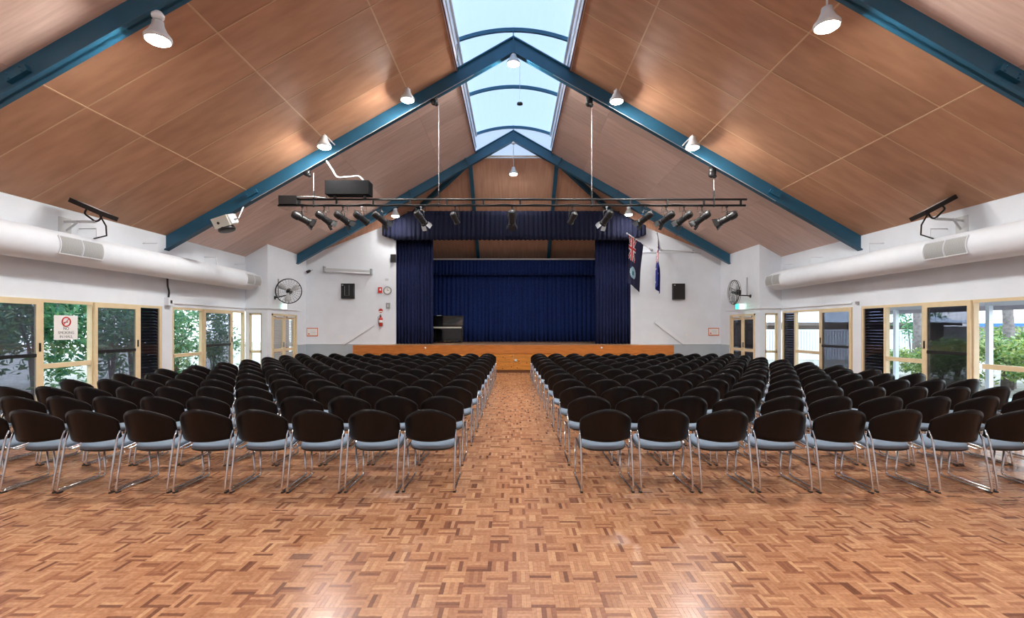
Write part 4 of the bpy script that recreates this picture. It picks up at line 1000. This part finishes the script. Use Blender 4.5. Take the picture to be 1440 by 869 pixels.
# ------------------------------------------------------------------ chairs
def chair_meshes():
    out = {}
    # backrest: curved shell, lens-shaped outline
    hw = .262; nu, nv = 20, 7; b = MB()
    def prof(u):                                        # z range at lateral position u in -1..1
        a = abs(u); zt_ = .842 - .122 * a ** 2.1 - .020 * max(0, (a - .86) / .14) ** 2.2; zb_ = .500 + .018 * a ** 2 + .016 * max(0, (a - .93) / .07) ** 2; return zb_, zt_
    def yy(u, z): return .035 + .135 * abs(u) ** 2.2 - .085 * (z - .50) / .33
    for sgn in (0, 1):
        th = .013
        vs_ = []
        for j in range(nv + 1):
            for i in range(nu + 1):
                u = math.sin((i / nu - .5) * math.pi) * .35 + (2 * i / nu - 1) * .65; z0, z1 = prof(u); z = z0 + (z1 - z0) * j / nv
                edge = min(j, nv - j, i, nu - i); tt = th * (.35 if edge == 0 else 1)
                vs_.append((u * hw, yy(u, z) + (tt if sgn else -tt) * .5 - (.006 if (edge == 0 and not sgn) else 0), z))
        b.add(vs_, [(j * (nu + 1) + i, j * (nu + 1) + i + 1, (j + 1) * (nu + 1) + i + 1, (j + 1) * (nu + 1) + i) for j in range(nv) for i in range(nu)])
    N = (nu + 1) * (nv + 1); loop = [i for i in range(nu + 1)] + [(j + 1) * (nu + 1) - 1 for j in range(1, nv + 1)] + [nv * (nu + 1) + i for i in range(nu - 1, -1, -1)] + [j * (nu + 1) for j in range(nv - 1, 0, -1)]
    b.f += [(loop[k], loop[(k + 1) % len(loop)], N + loop[(k + 1) % len(loop)], N + loop[k]) for k in range(len(loop))]; b.m += [0] * len(loop)
    out['backrest'] = (b, M['chairback'], True)
    # seat cushion and shell: rounded plan
    def plan(k=1.0, n=28):
        pts = []
        for i in range(n):
            a = 2 * math.pi * i / n; c_, s_ = math.cos(a), math.sin(a)
            e = 3.6 if s_ > 0 else 2.5
            x = .235 * math.copysign(abs(c_) ** (2 / e), c_) * k; y = .335 + (.225 if s_ > 0 else .215) * math.copysign(abs(s_) ** (2 / e), s_) * k
            pts.append((x, y))
        return pts
    def zs(x, y): return .388 + .065 * (y - .12) / .44 - .012 * max(0, (y - .50) / .06) + .10 * (abs(x) / .235) ** 3 * .12 + .018 * max(0, (.20 - y) / .08)
    n = 28; b = MB(); rings = [plan(1.0), plan(1.0), plan(.965), plan(.7), plan(.35)]; dz = [0, .022, .034, .038, .036]; vs_ = []
    for r_, d_ in zip(rings, dz): vs_ += [(x, y, zs(x, y) + d_) for x, y in r_]
    fs = [(i * n + j, i * n + (j + 1) % n, (i + 1) * n + (j + 1) % n, (i + 1) * n + j) for i in range(4) for j in range(n)] + [tuple(range(n))[::-1], tuple(range(4 * n, 5 * n))]
    b.add(vs_, fs); out['seat'] = (b, M['seat'], True)
    b = MB(); rings = [plan(.9), plan(1.012), plan(1.012)]; dz = [-.022, -.012, -.001]; vs_ = []
    for r_, d_ in zip(rings, dz): vs_ += [(x, y, zs(x, y) + d_) for x, y in r_]
    fs = [(i * n + j, i * n + (j + 1) % n, (i + 1) * n + (j + 1) % n, (i + 1) * n + j) for i in range(2) for j in range(n)] + [tuple(range(n))[::-1], tuple(range(2 * n, 3 * n))]
    b.add(vs_, fs); out['seat_shell'] = (b, M['black'], True)
    for s, nm in ((-1, 'L'), (1, 'R')):
        x = s * .256; r = .0105; b = MB()
        path = rounded([(x * .955, .545, .43), (x * .975, .575, .016), (x, .0, .016), (x, .095, .50), (x * 1.0, .135, .60)], .035, 3)
        path2 = rounded([(x, .085, .44), (x * .985, .14, .402), (x * .955, .50, .435), (x * .955, .545, .42)], .03, 3)
        b.tube(path, r, 7); b.tube(path2, .0095, 7)
        out['sled_frame' + nm] = (b, M['chrome'], True)
        b = MB()
        b.box(x - .013, x + .013, .01, .06, 0, .012)
        out['glide' + nm] = (b, M['rubber'], False)
    return out
cm = {}
for k, (b, m, sm) in chair_meshes().items():
    o = b.build(k.rstrip('LR'), m, None, sm); cm[k] = o.data; bpy.data.objects.remove(o)
NUM = ['first', 'second', 'third', 'fourth', 'fifth', 'sixth', 'seventh', 'eighth', 'ninth', 'tenth', 'eleventh', 'twelfth']
def put_chair(x, y, rz, label, group, feet):
    t = thing('stacking_chair', label, 'chair', (x, y, 0), group); t.rotation_euler = (0, 0, rz)
    for k in ('backrest', 'seat', 'seat_shell', 'sled_frameL', 'sled_frameR'):
        o = bpy.data.objects.new(k.rstrip('LR'), cm[k]); COL.objects.link(o); o.parent = t
        if k.startswith('sled') and feet:
            g = bpy.data.objects.new('glide', cm['glide' + k[-1]]); COL.objects.link(g); g.parent = o
for r in range(12):
    y = 4.83 + .955 * r; f = r / 11
    for s in (-1, 1):
        if s < 0: x0, p = .845 - .04 * f + (.02 if r == 1 else 0), .567 - .033 * f
        else: x0, p = .935 - .125 * min(1, f * 1.15), .590 - .047 * min(1, f * 1.2)
        for c_ in range(12):
            x = s * (x0 + p * c_)
            if abs(x) - .27 > (722 if s < 0 else 718) * (y + .4) / F: continue
            put_chair(x + R.uniform(-.004, .004), y + R.uniform(-.02, .02), R.uniform(-.012, .012),
                      'black-backed grey-seated chair, %s row from the camera, %s chair %s of the aisle' % (NUM[r], NUM[c_], 'left' if s < 0 else 'right'),
                      'black stacking chairs %s of the aisle' % ('left' if s < 0 else 'right'), r < 4)

# ------------------------------------------------------------------ outdoors
struct(MB().box(-40, -W - .22, -5, 60, -.3, -.06).box(W + .22, 60, -5, 60, -.3, -.06).box(-W - .22, W + .22, 24, 60, -.3, -.06), 'ground', M['soil'], 'mulched garden ground around the hall')
def leafy(n, rad, seed, size=.07, hollow=.35):
    rr = random.Random(seed); vs_ = []; fs = []
    clumps = [(Vector((rr.gauss(0, 1), rr.gauss(0, 1), rr.gauss(0, 1))).normalized() * rr.uniform(hollow, 1), rr.uniform(.16, .34)) for _ in range(34)]
    for i in range(n):
        cp, cr = rr.choice(clumps); q = cp + Vector((rr.gauss(0, 1), rr.gauss(0, 1), rr.gauss(0, 1))) * cr * .55
        p = Vector((q.x * rad[0], q.y * rad[1], q.z * rad[2]))
        d = Vector((rr.gauss(0, 1), rr.gauss(0, 1), rr.gauss(0, 1) * .7)).normalized(); e = d.cross(Vector((rr.gauss(0, 1), rr.gauss(0, 1), rr.gauss(0, 1)))).normalized()
        L = size * rr.uniform(.7, 1.4); o = len(vs_); w_ = L * .38; nn = d.cross(e) * L * .10
        vs_ += [p - d * L, p + e * w_ - nn, p + d * L, p - e * w_ - nn]; fs += [(o, o + 1, o + 2), (o, o + 2, o + 3)]
    me = bpy.data.meshes.new('foliage'); me.from_pydata([tuple(v) for v in vs_], [], fs); return me
LF = [leafy(2700, (1.3, 1.3, 1.7), 11, .085), leafy(2700, (1.3, 1.3, 1.6), 12, .085), leafy(2400, (.9, .9, .62), 13, .06)]
for i, m in enumerate(LF): m.materials.append(M['leaf'] if i < 2 else M['leafyellow'])
def shrub(name, x, y, z, sc, k, label, group, trunk=True, rz=0):
    t = thing(name, label, 'shrub' if name == 'shrub' else 'tree', (x, y, -.06), group)
    o = bpy.data.objects.new('foliage', LF[k]); COL.objects.link(o); o.parent = t; o.location = (0, 0, z + .06); o.scale = (sc, sc, sc); o.rotation_euler = (0, 0, rz)
    h = z + .3
    b = MB()
    for q in range(3):
        a = q * 2.1 + x; b.tube([(x, y, -.06), (x + .1 * math.cos(a), y + .1 * math.sin(a), h * .5), (x + .45 * math.cos(a) * sc, y + .45 * math.sin(a) * sc, h)], [.035 * sc, .028 * sc, .012 * sc], 6)
    b.build('stem', M['bark'], t, True)
LEFT = [(-11.0, 9.6, 1.8, .95, 0), (-11.4, 11.6, 2.0, 1.05, 1), (-11.2, 13.6, 1.7, .95, 0), (-12.6, 10.4, 2.3, 1.2, 1), (-12.8, 13.0, 2.2, 1.2, 0), (-12.3, 15.7, 1.9, 1.05, 1), (-13.0, 17.9, 2.0, 1.15, 0), (-10.5, 15.2, 1.5, .85, 1), (-10.4, 8.2, 1.7, .85, 1), (-10.6, 17.2, 1.2, .7, 0), (-14.5, 12, 2.6, 1.4, 1)]
for i, (x, y, z, sc, k) in enumerate(sorted(LEFT, key=lambda q: q[1])):
    shrub('shrub', x, y, z, sc, k, 'tall green shrub outside the left-hand windows, %s from the camera' % NUM[i], 'tall shrubs outside the left-hand windows', rz=i * 1.3)
RIGHT = [(13.0, 11.9, .75, 1.0, 2), (13.6, 13.3, .85, 1.15, 2), (12.9, 14.7, .6, .95, 2), (14.2, 15.6, .8, 1.1, 2), (15.4, 14.2, 1.1, 1.3, 2), (13.2, 17.0, .5, .9, 2)]
for i, (x, y, z, sc, k) in enumerate(sorted(RIGHT, key=lambda q: q[1])):
    shrub('shrub', x, y, z, sc, k, 'low yellow-green shrub beyond the veranda, %s along the bed' % NUM[i], 'low shrubs beyond the veranda', rz=i * 1.7)
shrub('garden_tree', 15.2, 18.6, 2.6, .75, 1, 'small leafy tree between the veranda post and the tree trunk', None, rz=.4)
for (x, y, lb) in ((14.0, 13.8, 'bare grey-brown tree trunk seen through the nearest right-hand pane'), (14.0, 16.9, 'bare grey-brown tree trunk seen through the pane beside the dark louvres')):
    t = thing('tree_trunk', lb, 'tree', (x, y, -.06)); b = MB().tube([(x, y, -.06), (x + .03, y, 1.2), (x - .02, y + .02, 2.6), (x + .04, y, 5.0)], [.17, .13, .12, .10], 12); b.build('trunk', M['bark'], t, True)
# veranda on the right
vr = thing('veranda', 'veranda roof on white posts along the right-hand windows', 'veranda', (11.4, 12, 0), kind='structure')
b = MB().prism([(W + .22, 5, 2.42), (11.6, 5, 2.16), (11.6, 5, 2.26), (W + .22, 5, 2.55)], (0, 10.4, 0)); b.build('soffit', M['soffit'], vr)
MB().box(11.58, 11.66, 5, 15.4, 2.06, 2.28).build('fascia', M['soffit'], vr)
for y in (8.85, 11.74, 14.6): MB().box(11.40, 11.50, y - .05, y + .05, -.06, 2.18).build('post', M['white_gloss'], vr)
MB().box(W + .22, 11.7, 5, 15.4, -.08, -.02).build('paving', M['lightgrey'], vr)
for s, nm in ((-1, 'left'), (1, 'right')):
    o = MB().box(s * 8.60, s * 9.02, 18.3, 18.7, -.06, 3.2).build('brick_pier', M['brick'], None, org=(s * 8.8, 18.5, 0)); tag(o, 'red-brown brick pier outside the slim %s-hand window' % nm, 'pier', 'brick piers outside')
# fence, neighbouring roof, blue shelter
fn_ = thing('garden_fence', 'pale upright-ribbed steel fence beyond the far right-hand window', 'fence', (15, 26, 0)); b = MB()
for i in range(70): b.box(11 + i * .15, 11 + i * .15 + .11, 26, 26.03, -.06, 1.48)
b.build('fence_sheet', M['fence'], fn_)['kind'] = 'stuff'; MB().box(11, 21.5, 25.98, 26.05, 1.48, 1.55).build('top_rail', M['fence'], fn_)
nb_ = thing('neighbour_house', 'low house with dark brown eaves beyond the pale fence', 'house', (20, 34, 0))
MB().box(13, 30, 34, 40, -.06, 1.9).build('wall', M['rooftile'], nb_); MB().prism([(12.4, 33.3, 1.95), (12.4, 40.7, 1.95), (12.4, 37, 3.3)], (18.2, 0, 0)).build('roof', M['fence'], nb_); MB().box(12.4, 30.6, 33.25, 33.32, 1.8, 2.02).build('gutter', M['rooftile'], nb_)
sh = thing('garden_shelter', 'open shelter with a bright blue fascia far beyond the shrubs', 'shelter', (34, 30, 0))
MB().box(28, 44, 30, 30.1, 1.72, 1.92).build('fascia', M['roofblue'], sh); MB().prism([(28, 30.1, 1.9), (44, 30.1, 1.9), (44, 36, 2.15), (28, 36, 2.15)], (0, 0, .06)).build('roof', M['fence'], sh)
for x in (28.3, 32, 36, 40, 43.7): MB().box(x - .06, x + .06, 30.2, 30.32, -.06, 1.74).build('post', M['white_gloss'], sh)
MB().box(28, 44, 36, 36.1, -.06, 1.75).build('back_wall', M['fence'], sh)
